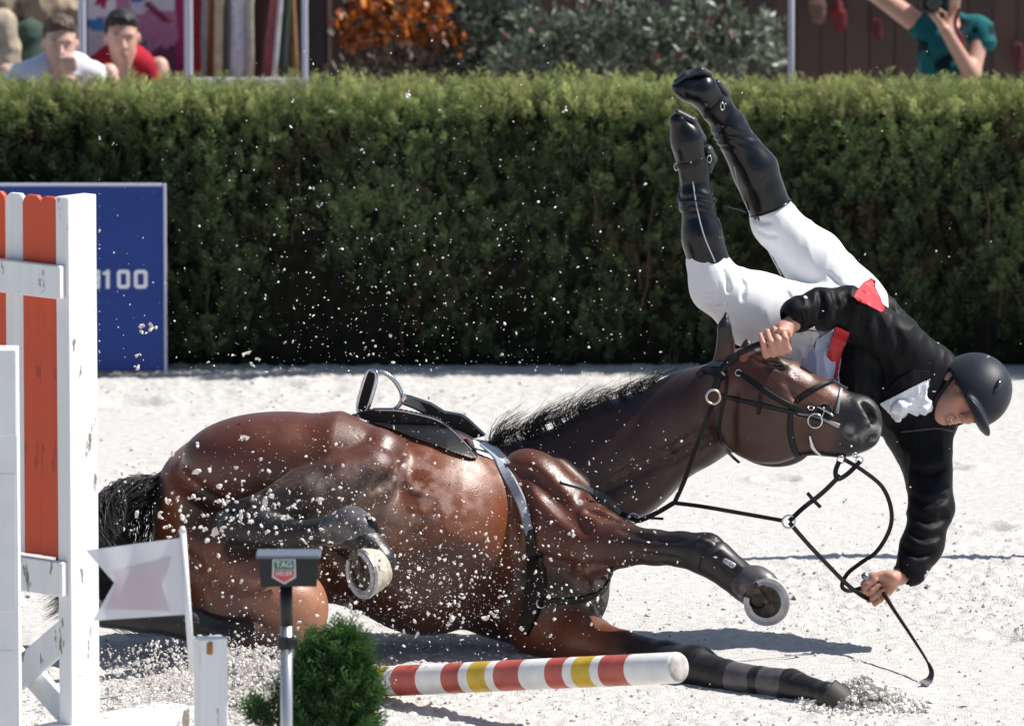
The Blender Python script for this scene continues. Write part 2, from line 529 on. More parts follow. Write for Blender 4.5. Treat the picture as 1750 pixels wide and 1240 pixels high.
while gy[0] > -80: s_ *= 1.35; gy.insert(0, gy[0] - s_)
gy = np.array(gy)
XX, YY = np.meshgrid(gx, gy, indexing='ij')
ZZ = ground_h(XX.ravel(), YY.ravel())
nx, ny = len(gx), len(gy)
idx = np.arange(nx * ny).reshape(nx, ny)
quads = np.stack([idx[:-1, :-1], idx[1:, :-1], idx[1:, 1:], idx[:-1, 1:]], -1).reshape(-1, 4)
m_sand = mat("pale_sand", (.56, .545, .525), .95, .2, bump=(150, .9, .010), vary=(26, .14))
mk("ground", np.stack([XX.ravel(), YY.ravel(), ZZ], 1), quads, m_sand, smooth=True, kind="structure",
   label="pale churned sand of the riding arena")
def gz(x, y): return float(ground_h(np.array([x]), np.array([y]))[0])

# loose clods lying on the sand and clods in the air
def clod_template(seed):
    r = np.random.default_rng(seed)
    t = (1 + 5 ** .5) / 2
    v = np.array([(-1, t, 0), (1, t, 0), (-1, -t, 0), (1, -t, 0), (0, -1, t), (0, 1, t), (0, -1, -t), (0, 1, -t), (t, 0, -1), (t, 0, 1), (-t, 0, -1), (-t, 0, 1)]) / 1.9
    f = np.array([(0, 11, 5), (0, 5, 1), (0, 1, 7), (0, 7, 10), (0, 10, 11), (1, 5, 9), (5, 11, 4), (11, 10, 2), (10, 7, 6), (7, 1, 8), (3, 9, 4), (3, 4, 2), (3, 2, 6), (3, 6, 8), (3, 8, 9), (4, 9, 5), (2, 4, 11), (6, 2, 10), (8, 6, 7), (9, 8, 1)])
    v = v * r.uniform(.55, 1.35, (12, 1)) * r.uniform(.7, 1.3, (1, 3))
    return v, f
CLODS = [clod_template(i) for i in range(9)]
def rand_rot(r):
    q = r.normal(size=4); q /= np.linalg.norm(q); w, x, y, z = q
    return np.array([[1 - 2 * (y * y + z * z), 2 * (x * y - z * w), 2 * (x * z + y * w)], [2 * (x * y + z * w), 1 - 2 * (x * x + z * z), 2 * (y * z - x * w)], [2 * (x * z - y * w), 2 * (y * z + x * w), 1 - 2 * (x * x + y * y)]])
def clods(name, pts, sizes, label, cat, material, flat=1.0, seed=1):
    r = np.random.default_rng(seed); V = []; F = []; b = 0
    for p, s in zip(pts, sizes):
        v, f = CLODS[r.integers(len(CLODS))]
        st = np.array([1, 1, 1.0]); st[r.integers(3)] = r.uniform(1.0, 1.9)
        v = (v * st) @ rand_rot(r).T * s; v[:, 2] *= flat
        V.append(v + p); F.append(f + b); b += len(v)
    return mk(name, np.vstack(V), np.vstack(F), material, smooth=False, kind="stuff", label=label, cat=cat)

# ================================================================== hedge
hedge_top = float(W(875, 170, HEDGE_Y)[2])
HD = .58                                                     # hedge depth
hx0, hx1 = -3.9, 3.9
hedge = thing("clipped_hedge", "long dark green clipped hedge along the far side of the arena", "hedge", (0, HEDGE_Y + HD / 2, 0))
def spray_template(seed):
    r = np.random.default_rng(seed); quads_ = []; tip = []
    def blade(a, b, w):
        a = np.array(a); b = np.array(b); d = unit(b - a); n = np.cross(d, [0, 1, 0]); m = a + (b - a) * .55
        quads_.append([a, m + n * w, b, m - n * w]); tip.append([a[2], m[2], b[2], m[2]])
    blade((0, 0, 0), (0, .1, .55), .016); blade((0, .1, .5), (.02, .15, 1.0), .02)
    for i in range(11):
        t = .12 + .8 * i / 11; sd = 1 if i % 2 else -1
        L = (.30 - .16 * t) * r.uniform(.8, 1.3)
        a = (0, .12 * t, t); b = (sd * L * r.uniform(.6, 1.0), .12 * t + r.uniform(-.12, .12), t + L * r.uniform(.6, 1.1))
        blade(a, b, .026 * r.uniform(.8, 1.3))
    return np.array(quads_), np.array(tip)
SPR = [spray_template(i) for i in range(6)]
def sprays(roots, dirs, scale, c0, c1, seed):
    """many sprays as arrays: verts, faces, colours"""
    r = np.random.default_rng(seed); N = len(roots); which = r.integers(0, len(SPR), N)
    VV = []; CC = []
    for k in range(len(SPR)):
        I = np.where(which == k)[0]
        if not len(I): continue
        q, t = SPR[k]; q = q.reshape(-1, 3); t = t.reshape(-1)
        z = dirs[I] / np.linalg.norm(dirs[I], axis=1)[:, None]
        h = r.normal(size=(len(I), 3)); x = np.cross(z, h); x /= np.linalg.norm(x, axis=1)[:, None]; y = np.cross(z, x)
        P = q[None, :, 0, None] * x[:, None] + q[None, :, 1, None] * y[:, None] + q[None, :, 2, None] * z[:, None]
        VV.append((P * scale[I][:, None, None] + roots[I][:, None]).reshape(-1, 3))
        C = c0[I][:, None] * (1 - t[None, :, None]) + c1[I][:, None] * t[None, :, None]
        CC.append(C.reshape(-1, 3))
    V = np.vstack(VV); return V, np.arange(len(V)).reshape(-1, 4), np.vstack(CC)
def front_y(x, z):
    P = np.stack([x * 1.9, z * 1.1, 0 * x], 1); Q = np.stack([x * 6.5, z * 2.4, 0 * x + 3], 1)
    return -.14 + .22 * fbm(P, 2, 31) + .20 * vnoise(Q, 32) - .10 * np.clip((z - .25) / .8, 0, 1) + .03 * np.clip((.3 - z) / .3, 0, 1)
r = np.random.default_rng(5)
A_front = (hx1 - hx0) * hedge_top
nF = int(A_front * 1250)
fx = r.uniform(hx0, hx1, nF); fz = r.uniform(.02, hedge_top, nF)
fy = HEDGE_Y + front_y(fx, fz) + r.uniform(-.0, .07, nF)
froot = np.stack([fx, fy, fz], 1)
fdir = np.stack([r.normal(0, .28, nF), -np.abs(r.normal(.42, .25, nF)), r.normal(.8, .45, nF)], 1)
pat = fbm(np.stack([fx * 2.1, fz * 2.1, 0 * fx], 1), 3, 41)
dead = vnoise(np.stack([fx * 5, fz * 5, 0 * fx + 9], 1), 43)
up = np.clip(fz / hedge_top, 0, 1)
br = r.uniform(.5, 1.6, nF) * (.35 + 1.5 * pat)
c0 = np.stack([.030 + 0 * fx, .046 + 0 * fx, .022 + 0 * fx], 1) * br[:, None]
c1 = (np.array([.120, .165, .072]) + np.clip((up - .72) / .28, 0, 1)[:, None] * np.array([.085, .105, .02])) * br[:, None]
right = np.clip((fx - .9) / 1.2, 0, 1)                       # paler, looser growth to the right
c1 += right[:, None] * np.array([.055, .062, .022]) * (pat > .52)[:, None]
dd = (dead > .74) & (r.random(nF) < .55)
c1[dd] = np.array([.13, .085, .045]) * r.uniform(.6, 1.3, dd.sum())[:, None]
dead2 = np.exp(-((fx - W(1475, 400, HEDGE_Y)[0]) / .10) ** 2 - ((fz - W(1475, 400, HEDGE_Y)[2]) / .09) ** 2) > .45
dead2 &= r.random(nF) < .75
c1[dead2] = np.array([.20, .115, .075])
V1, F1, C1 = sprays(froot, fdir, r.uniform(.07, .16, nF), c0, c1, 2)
nT = int((hx1 - hx0) * HD * 1000)
tx = r.uniform(hx0, hx1, nT); ty = HEDGE_Y + r.uniform(-.06, HD, nT)
tz = hedge_top + .03 * fbm(np.stack([tx * 3, ty * 3, 0 * tx], 1), 2, 8) - .07 - .05 * np.clip((HEDGE_Y + .05 - ty) / .1, 0, 1)
tdir = np.stack([r.normal(0, .28, nT), r.normal(-.12, .3, nT), np.abs(r.normal(1, .2, nT))], 1)
b2 = r.uniform(.7, 1.3, nT)
V2, F2, C2 = sprays(np.stack([tx, ty, tz], 1), tdir, r.uniform(.07, .15, nT) * (1 + .45 * (r.random(nT) > .97)), np.array([[.05, .075, .025]]) * b2[:, None], np.array([[.45, .47, .18]]) * b2[:, None], 3)  # tips paler than fresh growth, carrying the backlit sun in their colour
m_leaf = mat("conifer_leaf", attr=True, rough=.6, spec=.25, trans=.4)
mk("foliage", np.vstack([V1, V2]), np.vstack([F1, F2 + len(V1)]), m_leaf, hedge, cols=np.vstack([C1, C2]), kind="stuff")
core = MB(); core.box((0, HEDGE_Y + HD / 2 + .07, (hedge_top - .05) / 2), (hx1 - hx0 - .1, HD - .10, hedge_top - .05))  # solid dark box added inside to block light through the hedge
core.build("blocking_core", mat("hedge_inside", (.012, .013, .009), .95, .1, vary=(20, .5)), hedge)
tw = MB()
for i in range(26):                                          # bare stems that show between the sprays
    x = random.uniform(hx0, hx1); z0 = random.uniform(.0, .7); h = random.uniform(.25, .6)
    pts = [(x + .012 * math.sin(9 * t + z0 * 20) + .06 * t * math.sin(z0 * 50), HEDGE_Y + float(front_y(np.array([x]), np.array([z0 + h * t]))[0]) - .015 + random.uniform(-.01, .01), z0 + h * t) for t in np.linspace(0, 1, 6)]
    tw.tube(pts, np.linspace(.005, .002, 6), 5)
tw.build("stems", mat("hedge_stem", (.09, .055, .04), .9, .2), hedge, kind="stuff")

# ================================================================== horse
BAY = (.150, .041, .0125); DARK = (.028, .0098, .0058); BLK = (.006, .0052, .006); TAN = (.30, .135, .078); RED = (.086, .0235, .0105)  # TAN carries the sunlit thigh, DARK adds neck and cheek shade to dark bay
GREY = (.10, .085, .085)
hb = Body(.0085)
# trunk
hb.pell((440, 862, .62), 165, 140, 0, .30, .05, BAY)
hb.pchain([(430, 862, .60, 130), (600, 885, .56, 152)], .10, BAY)
hb.pell((730, 908, .50), 170, 178, 10, .36, .07, BAY)
hb.pchain([(770, 850, .74, 105), (880, 850, .74, 92)], .08, BAY)
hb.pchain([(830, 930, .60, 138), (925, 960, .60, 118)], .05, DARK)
hb.pell((352, 848, .50), 86, 92, 0, .24, .06, BAY)
hb.pchain([(640, 802, .52, 82), (745, 828, .52, 88)], .06, BAY)
# belly line towards the elbow
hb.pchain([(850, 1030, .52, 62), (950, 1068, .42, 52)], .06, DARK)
# neck
hb.pchain([(925, 860, .64, 112), (1060, 786, .66, 96), (1185, 714, .60, 76), (1240, 684, .54, 70)], .07, DARK, 1.35)
# shoulder and chest
hb.pell((945, 880, .44), 128, 70, 58, .15, .045, RED)
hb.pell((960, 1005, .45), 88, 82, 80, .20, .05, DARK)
# upper hind leg: thigh, stifle, gaskin, hock, cannon
hb.pell((502, 796, .34), 192, 93, 4, .22, .025, RED)
hb.pchain([(590, 786, .30, 84), (642, 782, .27, 52)], .05, RED)
hb.pchain([(632, 812, .17, 52), (520, 856, .07, 54), (438, 886, .0, 38), (404, 887, -.02, 33)], .022, DARK)
hb.pchain([(404, 890, -.02, 30), (384, 880, .0, 13)], .03, BLK)
hb.pchain([(408, 902, -.03, 33), (500, 918, -.10, 27), (575, 908, -.18, 27), (603, 902, -.22, 31), (622, 925, -.28, 26)], .03, BLK)
# inner flank skin
hb.pell((655, 885, .24), 62, 44, 20, .10, .05, (.17, .095, .065))
# lower hind leg
hb.pell((388, 955, .50), 138, 108, 38, .22, .07, BAY)
hb.pchain([(430, 985, .40, 98), (482, 1040, .04, 80)], .05, TAN)
hb.pchain([(478, 1084, -.04, 44), (402, 1092, -.10, 36)], .03, DARK)
hb.pchain([(402, 1092, -.10, 34), (330, 1066, -.12, 28), (240, 1052, -.15, 26), (180, 1048, -.18, 25)], .03, BLK)
# upper foreleg
hb.pchain([(955, 905, .40, 84), (1015, 925, .28, 56), (1060, 930, .20, 38)], .05, RED)
hb.pchain([(1060, 930, .20, 37), (1120, 935, .11, 29)], .03, DARK)
hb.pchain([(1120, 935, .11, 29), (1165, 938, .07, 29), (1206, 946, .03, 35), (1230, 962, .0, 30), (1258, 985, -.04, 24), (1284, 1008, -.08, 28)], .025, BLK)
# lower foreleg
hb.pchain([(930, 1066, .40, 56), (1000, 1094, .25, 42), (1068, 1112, .10, 33)], .05, BAY)
hb.pchain([(1068, 1112, .10, 33), (1140, 1128, -.10, 32), (1188, 1140, -.20, 38), (1226, 1153, -.28, 28), (1300, 1164, -.42, 24), (1352, 1172, -.50, 27), (1395, 1183, -.58, 24)], .03, BLK)
# head
HY = .46
hb.pchain([(1272, 660, HY + .03, 66), (1330, 672, HY, 58), (1400, 704, HY - .02, 52), (1452, 722, HY - .03, 44)], .04, RED, 1.32)
hb.pell((1305, 715, HY), 92, 76, 18, .095, .05, DARK)
hb.pell((1318, 748, HY + .10), 74, 50, 8, .05, .04, DARK)        # far jaw bone
hb.pchain([(1390, 742, HY - .02, 34), (1440, 752, HY - .03, 26)], .04, DARK, 1.2)
hb.pell((1464, 720, HY - .03), 42, 46, 20, .068, .04, BLK)       # muzzle
hb.pchain([(1450, 756, HY - .03, 20), (1478, 748, HY - .03, 20)], .03, BLK)
hb.pell((1490, 735, HY - .03), 15, 22, 10, .05, .02, (.16, .13, .125))
hb.pell((1309, 612, HY - .03), 24, 12, 18, .05, .03, RED)        # brow above the eye
# dock of the tail
hb.pchain([(320, 838, .62, 34), (288, 835, .60, 26), (240, 838, .58, 21), (198, 862, .56, 15)], .03, BLK)
# ears
hb.pchain([(1238, 625, HY + .02, 22), (1240, 585, HY, 15), (1238, 560, HY - .01, 12), (1241, 534, HY, 4)], .015, DARK, 1.3)
hb.pchain([(1272, 605, HY + .14, 14), (1277, 590, HY + .15, 9), (1276, 580, HY + .15, 3)], .015, BLK, 1.2)
# hollows: nostril, eye, mouth line, ear shell, groin
hb.pell((1244, 572, HY - .055), 7, 26, 4, .03, .01, sub=True)
hb.field()
def vein(path, rp, emb=.5):
    pts = []
    for p in spline(path, 12):
        q = hb.surf(*p)
        if q is not None: pts.append(q + FWD * (rp * MPP(.3) * emb))
    for a, b in zip(pts[:-1], pts[1:]):
        if np.linalg.norm(a - b) < .12: hb.apply(('c', a, rp * MPP(.3), b, rp * MPP(.3), .010, None, 1.0, None, False))
def carve(path, rps, k=.006, depth=0.0):
    sp = spline(path, 12); rr = np.interp(np.linspace(0, 1, 12), np.linspace(0, 1, len(rps)), rps) * MPP(.3)
    pts = [hb.surf(*p) for p in sp]
    for i in range(11):
        if pts[i] is None or pts[i + 1] is None: continue
        hb.apply(('c', pts[i] + FWD * depth, rr[i], pts[i + 1] + FWD * depth, rr[i + 1], k, None, 1.0, None, True))
carve([(1470, 690), (1479, 700), (1487, 712), (1490, 724)], [3, 9, 10, 5], .005, .004)     # nostril
vein([(1463, 690), (1476, 710), (1482, 728)], 4.5, .7)
carve([(1436, 744), (1458, 750), (1480, 748), (1496, 744)], [2, 4, 4.5, 4], .006)       # mouth
carve([(1306, 621), (1322, 622), (1340, 630)], [3, 6, 3], .008)
carve([(1350, 664), (1385, 690), (1420, 702)], [3, 8, 3], .03, -.006)                       # hollow of the cheek
carve([(695, 782), (672, 815), (640, 838)], [4, 8, 5], .02)                                # flank crease
carve([(880, 800), (902, 860), (906, 930), (898, 1000)], [4, 7, 7, 5], .02)                # groove behind the shoulder
carve([(1000, 870), (1035, 882), (1070, 893)], [3, 5, 3], .02)
carve([(470, 830), (420, 862), (395, 868)], [3, 6, 3], .02)
carve([(985, 862), (1090, 808), (1215, 742)], [2, 6, 3], .035, -.004)                       # jugular groove
carve([(1257, 664), (1247, 715), (1252, 765)], [3, 7, 4], .025)                            # behind the jowl
carve([(895, 800), (950, 850), (1000, 905)], [2, 4, 3], .05, -.009)                        # shoulder blade
carve([(915, 945), (965, 965), (1030, 968)], [3, 6, 4], .02)                               # under the upper arm
carve([(300, 812), (355, 852), (405, 872)], [3, 6, 4], .05, -.006)                                # hamstrings
carve([(300, 940), (400, 1000), (470, 990)], [2, 6, 3], .04, -.004)
carve([(560, 935), (600, 985), (575, 1050)], [3, 8, 4], .03)                               # between lower thigh and belly
carve([(1060, 905), (1110, 920), (1170, 925)], [2, 3.5, 2], .012, -.001)                   # forearm tendons
carve([(1075, 945), (1120, 950), (1165, 955)], [2, 3.5, 2], .012, -.001)
vein([(1330, 660), (1365, 682), (1405, 702)], 7, .8)                                       # facial crest
vein([(1196, 925), (1212, 930), (1222, 940)], 7, .6)
vein([(700, 868), (730, 880), (765, 905), (800, 925), (828, 918)], 3.2)
vein([(690, 800), (705, 835), (742, 850), (757, 880), (762, 905)], 2.8)
vein([(1385, 668), (1398, 690), (1420, 700)], 2.4)
vein([(1345, 640), (1370, 672), (1376, 690)], 2.6)
vein([(1000, 960), (1012, 1000), (1030, 1030)], 5)
vein([(985, 975), (992, 1010), (1015, 1045)], 4)
HP, HQ = hb.mesh(2)
HC = hb.colors(BAY)
def pix(P):
    c = P - CAMP; z = c @ FWD
    return CX + FPX * (c @ RGT) / z, CY - FPX * (c @ UPV) / z
hpx, hpy = pix(HP)
n1 = fbm(HP * 5, 3, 71)[:, None]; n2 = fbm(HP * np.array([14, 14, 14]), 3, 77)[:, None]
HC = HC * (.72 + .56 * n1) * (.85 + .3 * n2)
def paint(px, py, Y, rpx, col, amt=1.0, depth=None):
    c = W(px, py, Y); d = np.linalg.norm((HP - c), axis=1) / (rpx * MPP(Y))
    w = np.clip(1.35 - d, 0, .35) / .35 * amt; w = (w * w * (3 - 2 * w))[:, None]
    HC[:] = HC * (1 - w) + np.array(col) * w
def sweat_sheen(px, py, Y, rx, ry, col, amt, seed):  # pale flecks of sweat foam, with the wet sheen painted into the coat colour
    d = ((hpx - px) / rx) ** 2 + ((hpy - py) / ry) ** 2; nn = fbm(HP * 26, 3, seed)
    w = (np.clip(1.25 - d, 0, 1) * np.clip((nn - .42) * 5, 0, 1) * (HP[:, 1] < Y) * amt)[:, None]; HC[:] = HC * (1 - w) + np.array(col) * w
sweat_sheen(755, 835, .45, 85, 75, (.36, .21, .17), .8, 81); sweat_sheen(690, 905, .4, 60, 40, (.24, .15, .12), .5, 82); sweat_sheen(830, 800, .6, 50, 40, (.34, .18, .12), .5, 85)
sweat_sheen(620, 780, .3, 60, 45, (.26, .13, .10), .5, 83); sweat_sheen(1015, 1010, .4, 40, 70, (.24, .17, .13), .5, 84); sweat_sheen(1395, 680, .45, 45, 20, (.30, .16, .11), .6, 86)
sweat_sheen(520, 830, .3, 110, 40, (.10, .07, .055), .5, 87)
paint(1480, 722, HY - .05, 52, BLK); paint(1452, 748, HY, 40, BLK, .8)
paint(1310, 715, HY - .08, 70, (.058, .019, .0095), .7); paint(1390, 735, HY - .05, 40, (.060, .020, .010), .6); paint(1480, 705, HY - .085, 8, (.001, .001, .001), 1.0); paint(1487, 716, HY - .085, 8, (.001, .001, .001), 1.0); sweat_sheen(1488, 742, .5, 20, 26, (.40, .36, .36), .9, 91); sweat_sheen(1462, 738, .5, 22, 16, (.30, .27, .27), .8, 92); paint(1494, 706, HY - .1, 5, (.14, .12, .12), .8); paint(1497, 720, HY - .1, 5, (.14, .12, .12), .8)  # black nostril and its pale rim: recess shade and highlight painted in
paint(1240, 548, HY, 26, BLK, .9); paint(1330, 620, HY - .05, 22, (.03, .012, .008), .8)
paint(1380, 690, HY - .08, 26, (.16, .055, .028), .7); paint(1060, 650, .66, 60, BLK, .5)
paint(405, 888, -.04, 46, BLK, .9); paint(470, 890, -.03, 50, BLK, .7); paint(640, 870, .1, 45, (.19, .12, .09), .7)
paint(300, 850, .45, 40, BLK, .85); paint(360, 880, .3, 45, BLK, .7); paint(430, 905, .2, 60, BLK, .7)
paint(645, 762, .18, 46, RED, .95); paint(600, 770, .15, 40, RED, .7); paint(520, 1040, .1, 62, TAN, .8); paint(560, 905, .2, 60, (.02, .012, .01), .7); paint(905, 900, .4, 40, (.02, .011, .009), .8); paint(760, 1040, .2, 110, (.05, .017, .009), .8); paint(640, 1030, .2, 90, (.05, .017, .009), .7)  # TAN thigh and dark belly patches put sun and shade into the colour
# coat colours with light baked in: lighter flanks, shaded underside, highlit muzzle rims
horse = thing("horse", "bay horse fallen on its side with belly and legs towards the camera", "horse", W(650, 1100, .4) * np.array([1, 1, 0]))
def coat_material():
    m = bpy.data.materials.new("horse_coat"); m.use_nodes = True; nt = m.node_tree; b = nt.nodes["Principled BSDF"]
    a = nt.nodes.new("ShaderNodeAttribute"); a.attribute_name = "Col"
    tc = nt.nodes.new("ShaderNodeTexCoord"); mp = nt.nodes.new("ShaderNodeMapping"); mp.inputs["Scale"].default_value = (60, 260, 260)
    nz = nt.nodes.new("ShaderNodeTexNoise"); nz.inputs["Scale"].default_value = 1; nz.inputs["Detail"].default_value = 4
    nt.links.new(tc.outputs["Object"], mp.inputs[0]); nt.links.new(mp.outputs[0], nz.inputs["Vector"])
    n2 = nt.nodes.new("ShaderNodeTexNoise"); n2.inputs["Scale"].default_value = 9; n2.inputs["Detail"].default_value = 5; n2.inputs["Distortion"].default_value = .5
    nt.links.new(tc.outputs["Object"], n2.inputs["Vector"])
    mr = nt.nodes.new("ShaderNodeMapRange"); mr.inputs["To Min"].default_value = .75; mr.inputs["To Max"].default_value = 1.25
    nt.links.new(nz.outputs[0], mr.inputs[0])
    sc = nt.nodes.new("ShaderNodeVectorMath"); sc.operation = 'SCALE'; nt.links.new(a.outputs[0], sc.inputs[0]); nt.links.new(mr.outputs[0], sc.inputs["Scale"])
    nt.links.new(sc.outputs[0], b.inputs["Base Color"])
    rr = nt.nodes.new("ShaderNodeMapRange"); rr.inputs["From Min"].default_value = .35; rr.inputs["From Max"].default_value = .65; rr.inputs["To Min"].default_value = .26; rr.inputs["To Max"].default_value = .50
    nt.links.new(n2.outputs[0], rr.inputs[0]); nt.links.new(rr.outputs[0], b.inputs["Roughness"])
    b.inputs["Specular IOR Level"].default_value = .52
    b.inputs["Sheen Weight"].default_value = .06
    b1 = nt.nodes.new("ShaderNodeBump"); b1.inputs["Strength"].default_value = .32; b1.inputs["Distance"].default_value = .004; nt.links.new(nz.outputs[0], b1.inputs["Height"])
    b2 = nt.nodes.new("ShaderNodeBump"); b2.inputs["Strength"].default_value = .25; b2.inputs["Distance"].default_value = .008; nt.links.new(n2.outputs[0], b2.inputs["Height"]); nt.links.new(b1.outputs[0], b2.inputs["Normal"])
    nt.links.new(b2.outputs[0], b.inputs["Normal"])
    return m
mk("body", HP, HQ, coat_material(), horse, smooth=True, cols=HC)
HB = bvh_of(HP, HQ)

# ------------------------------------------------------------------ hooves
m_horn = mat("hoof_horn", (.50, .45, .38), .65, .3, vary=(22, .35), bump=(60, .4, .004))
m_sole = mat("hoof_sole", (.10, .082, .06), .9, .2, vary=(40, .5), bump=(60, .8, .006))
m_shoe = mat("worn_steel", (.36, .36, .38), .42, .5, metal=.85, vary=(30, .2))
def hoof(center, n, t, rad, height, horn=m_horn, coronet=None):
    """center of the sole, n out of the sole, t towards the toe"""
    n = unit(n); t = unit(t - n * (np.asarray(t) @ n)); sdir = np.cross(n, t); c = np.asarray(center, float)
    N = 36
    def outline(a, R):                                      # a = 0 at the toe
        k = 1.0 - .10 * max(0, -math.cos(a)) ** 2
        return R * (math.cos(a) * t * (1.03 if math.cos(a) > 0 else .93) + math.sin(a) * sdir * k)
    V = []; F = []
    prof = [(0, 1.0, 0), (.3, .965, .05), (.65, .91, .10), (.92, .855, .16), (1.0, .865, .17), (1.08, .80, .18)]
    for hh, rr, sh in prof:
        for i in range(N):
            a = 2 * math.pi * i / N
            drop = .55 + .45 * (.5 + .5 * math.cos(a))       # lower at the heels
            V.append(c - n * height * hh * drop + outline(a, rad * rr) - t * rad * sh)
    for j in range(len(prof) - 1):
        for i in range(N): F.append((j * N + i, j * N + (i + 1) % N, (j + 1) * N + (i + 1) % N, (j + 1) * N + i))
    F.append(tuple((len(prof) - 1) * N + i for i in range(N)))
    h = mk("hoof", V, F, horn, horse, smooth=True)
    V = [c - n * .012]; F = []                                # sole, hollow, with the frog
    for j, (rr, d) in enumerate(((.35, .016), (.7, .010), (.985, .001))):
        for i in range(N):
            a = 2 * math.pi * i / N
            fr = .013 * math.exp(-((abs(math.sin(a)) * rr / (.10 + .35 * max(0, -math.cos(a) * rr))) ** 2)) * (1 if math.cos(a) < .5 else .3)
            V.append(c - n * (d - fr) + outline(a, rad * rr))
    for i in range(N): F.append((0, 1 + i, 1 + (i + 1) % N))
    for j in range(2):
        for i in range(N): F.append((1 + j * N + i, 1 + (j + 1) * N + i, 1 + (j + 1) * N + (i + 1) % N, 1 + j * N + (i + 1) % N))
    mk("sole", V, F, m_sole, h, smooth=True)
    fg = MB()
    heel = c - t * rad * .82; tip = c + t * rad * .28
    fg.add([heel + sdir * rad * .30 + n * .004, heel + sdir * .08 * rad - n * .006, heel - sdir * .08 * rad - n * .006, heel - sdir * rad * .30 + n * .004, tip + n * .002, heel + sdir * rad * .26 - n * .015, heel - sdir * rad * .26 - n * .015],
           [(0, 4, 1), (1, 4, 2), (2, 4, 3), (0, 5, 4), (3, 4, 6), (0, 1, 5), (2, 3, 6)])
    fg.build("frog", m_sole, h)
    V = []; F = []; M = 30; a0 = math.radians(152)            # shoe, open at the heels
    for i in range(M):
        a = -a0 + 2 * a0 * i / (M - 1)
        wd = .34 if abs(a) < 2.2 else .27
        o, q = outline(a, rad * 1.02), outline(a, rad * (1.02 - wd))
        V += [c + o - n * .001, c + o * .99 + n * .010, c + (o + q) / 2 + n * .007, c + q + n * .010, c + q - n * .001]
    for i in range(M - 1):
        for k in range(5): F.append((i * 5 + k, i * 5 + (k + 1) % 5, (i + 1) * 5 + (k + 1) % 5, (i + 1) * 5 + k))
    F += [(0, 1, 2, 3, 4), tuple((M - 1) * 5 + k for k in (4, 3, 2, 1, 0))]
    mk("horseshoe", V, F, m_shoe, h)
    return h
def idir(x, y, d):                                           # image right, image down, towards the camera
    return unit(x * RGT - y * UPV - d * FWD)
hoof(W(1309, 1027, -.20), idir(-.30, .10, .92), idir(.75, .62, .15), 41 * MPP(-.2), .075, mat("dusty_horn", (.55, .53, .52), .6, .3, vary=(18, .25), bump=(60, .3, .003)))
hoof(W(619, 978, -.34), idir(-.80, .16, .58), idir(.38, .86, .3), 44 * MPP(-.34), .085)
hoof(W(1428, 1200, -.68), idir(.55, .80, -.1), idir(.8, -.1, .4), 33 * MPP(-.6), .065, mat('dark_horn', (.05, .045, .042), .6, .3, vary=(22, .35)))
hoof(W(146, 1046, -.2), idir(-.95, .1, .1), idir(-.1, .8, .4), 30 * MPP(-.2), .07, mat('dark_horn'))
# pastern pieces between the fetlocks and the two raised hooves (same black legs)
for ch in ([(1284, 1008, -.08, 25), (1298, 1018, -.13, 30)], [(603, 902, -.22, 26), (628, 930, -.27, 27), (648, 958, -.29, 30)], [(1392, 1183, -.57, 22), (1412, 1188, -.62, 25)]):
    pb = Body(.006); pb.pchain(ch, .02, BLK); pb.field(); P_, Q_ = pb.mesh(1)
    mk("pastern", P_, Q_, bpy.data.materials["horse_coat"], horse, smooth=True, cols=pb.colors(BLK))

# ------------------------------------------------------------------ eye
e0, en = proj(HB, 1327, 622)
if e0 is None: e0, en = proj(HB, 1327, 632)
def small_ell(c, rad, axes, n=12):
    V = []; F = []; A = [unit(a) for a in axes]
    for i in range(1, n):
        th = math.pi * i / n
        for j in range(2 * n):
            ph = math.pi * j / n
            V.append(c + rad[0] * math.cos(th) * A[0] + rad[1] * math.sin(th) * math.cos(ph) * A[1] + rad[2] * math.sin(th) * math.sin(ph) * A[2])
    m = 2 * n
    for i in range(n - 2):
        for j in range(m): F.append((i * m + j, i * m + (j + 1) % m, (i + 1) * m + (j + 1) % m, (i + 1) * m + j))
    F += [tuple(range(m))[::-1], tuple((n - 2) * m + j for j in range(m))]
    return V, F
V, F = small_ell(e0 - en * .006, (.026, .012, .012), (idir(.97, .18, 0), idir(-.18, .97, 0), -FWD))
eye = mk("eye", V, F, mat("dark_eye", (.012, .008, .007), .08, .6), horse, smooth=True)
lid = MB()
lid.tube(lay(HB, [(1303, 613), (1318, 612), (1334, 619), (1343, 628)], 14, .003)[0], [.003] + [.0075] * 12 + [.003], 8)
lid.tube(lay(HB, [(1302, 619), (1318, 627), (1334, 629), (1343, 628)], 14, .002)[0], [.002] + [.005] * 12 + [.002], 8)
lid.build("eyelid", mat("eyelid_skin", (.045, .022, .016), .45, .5), eye, smooth=True)

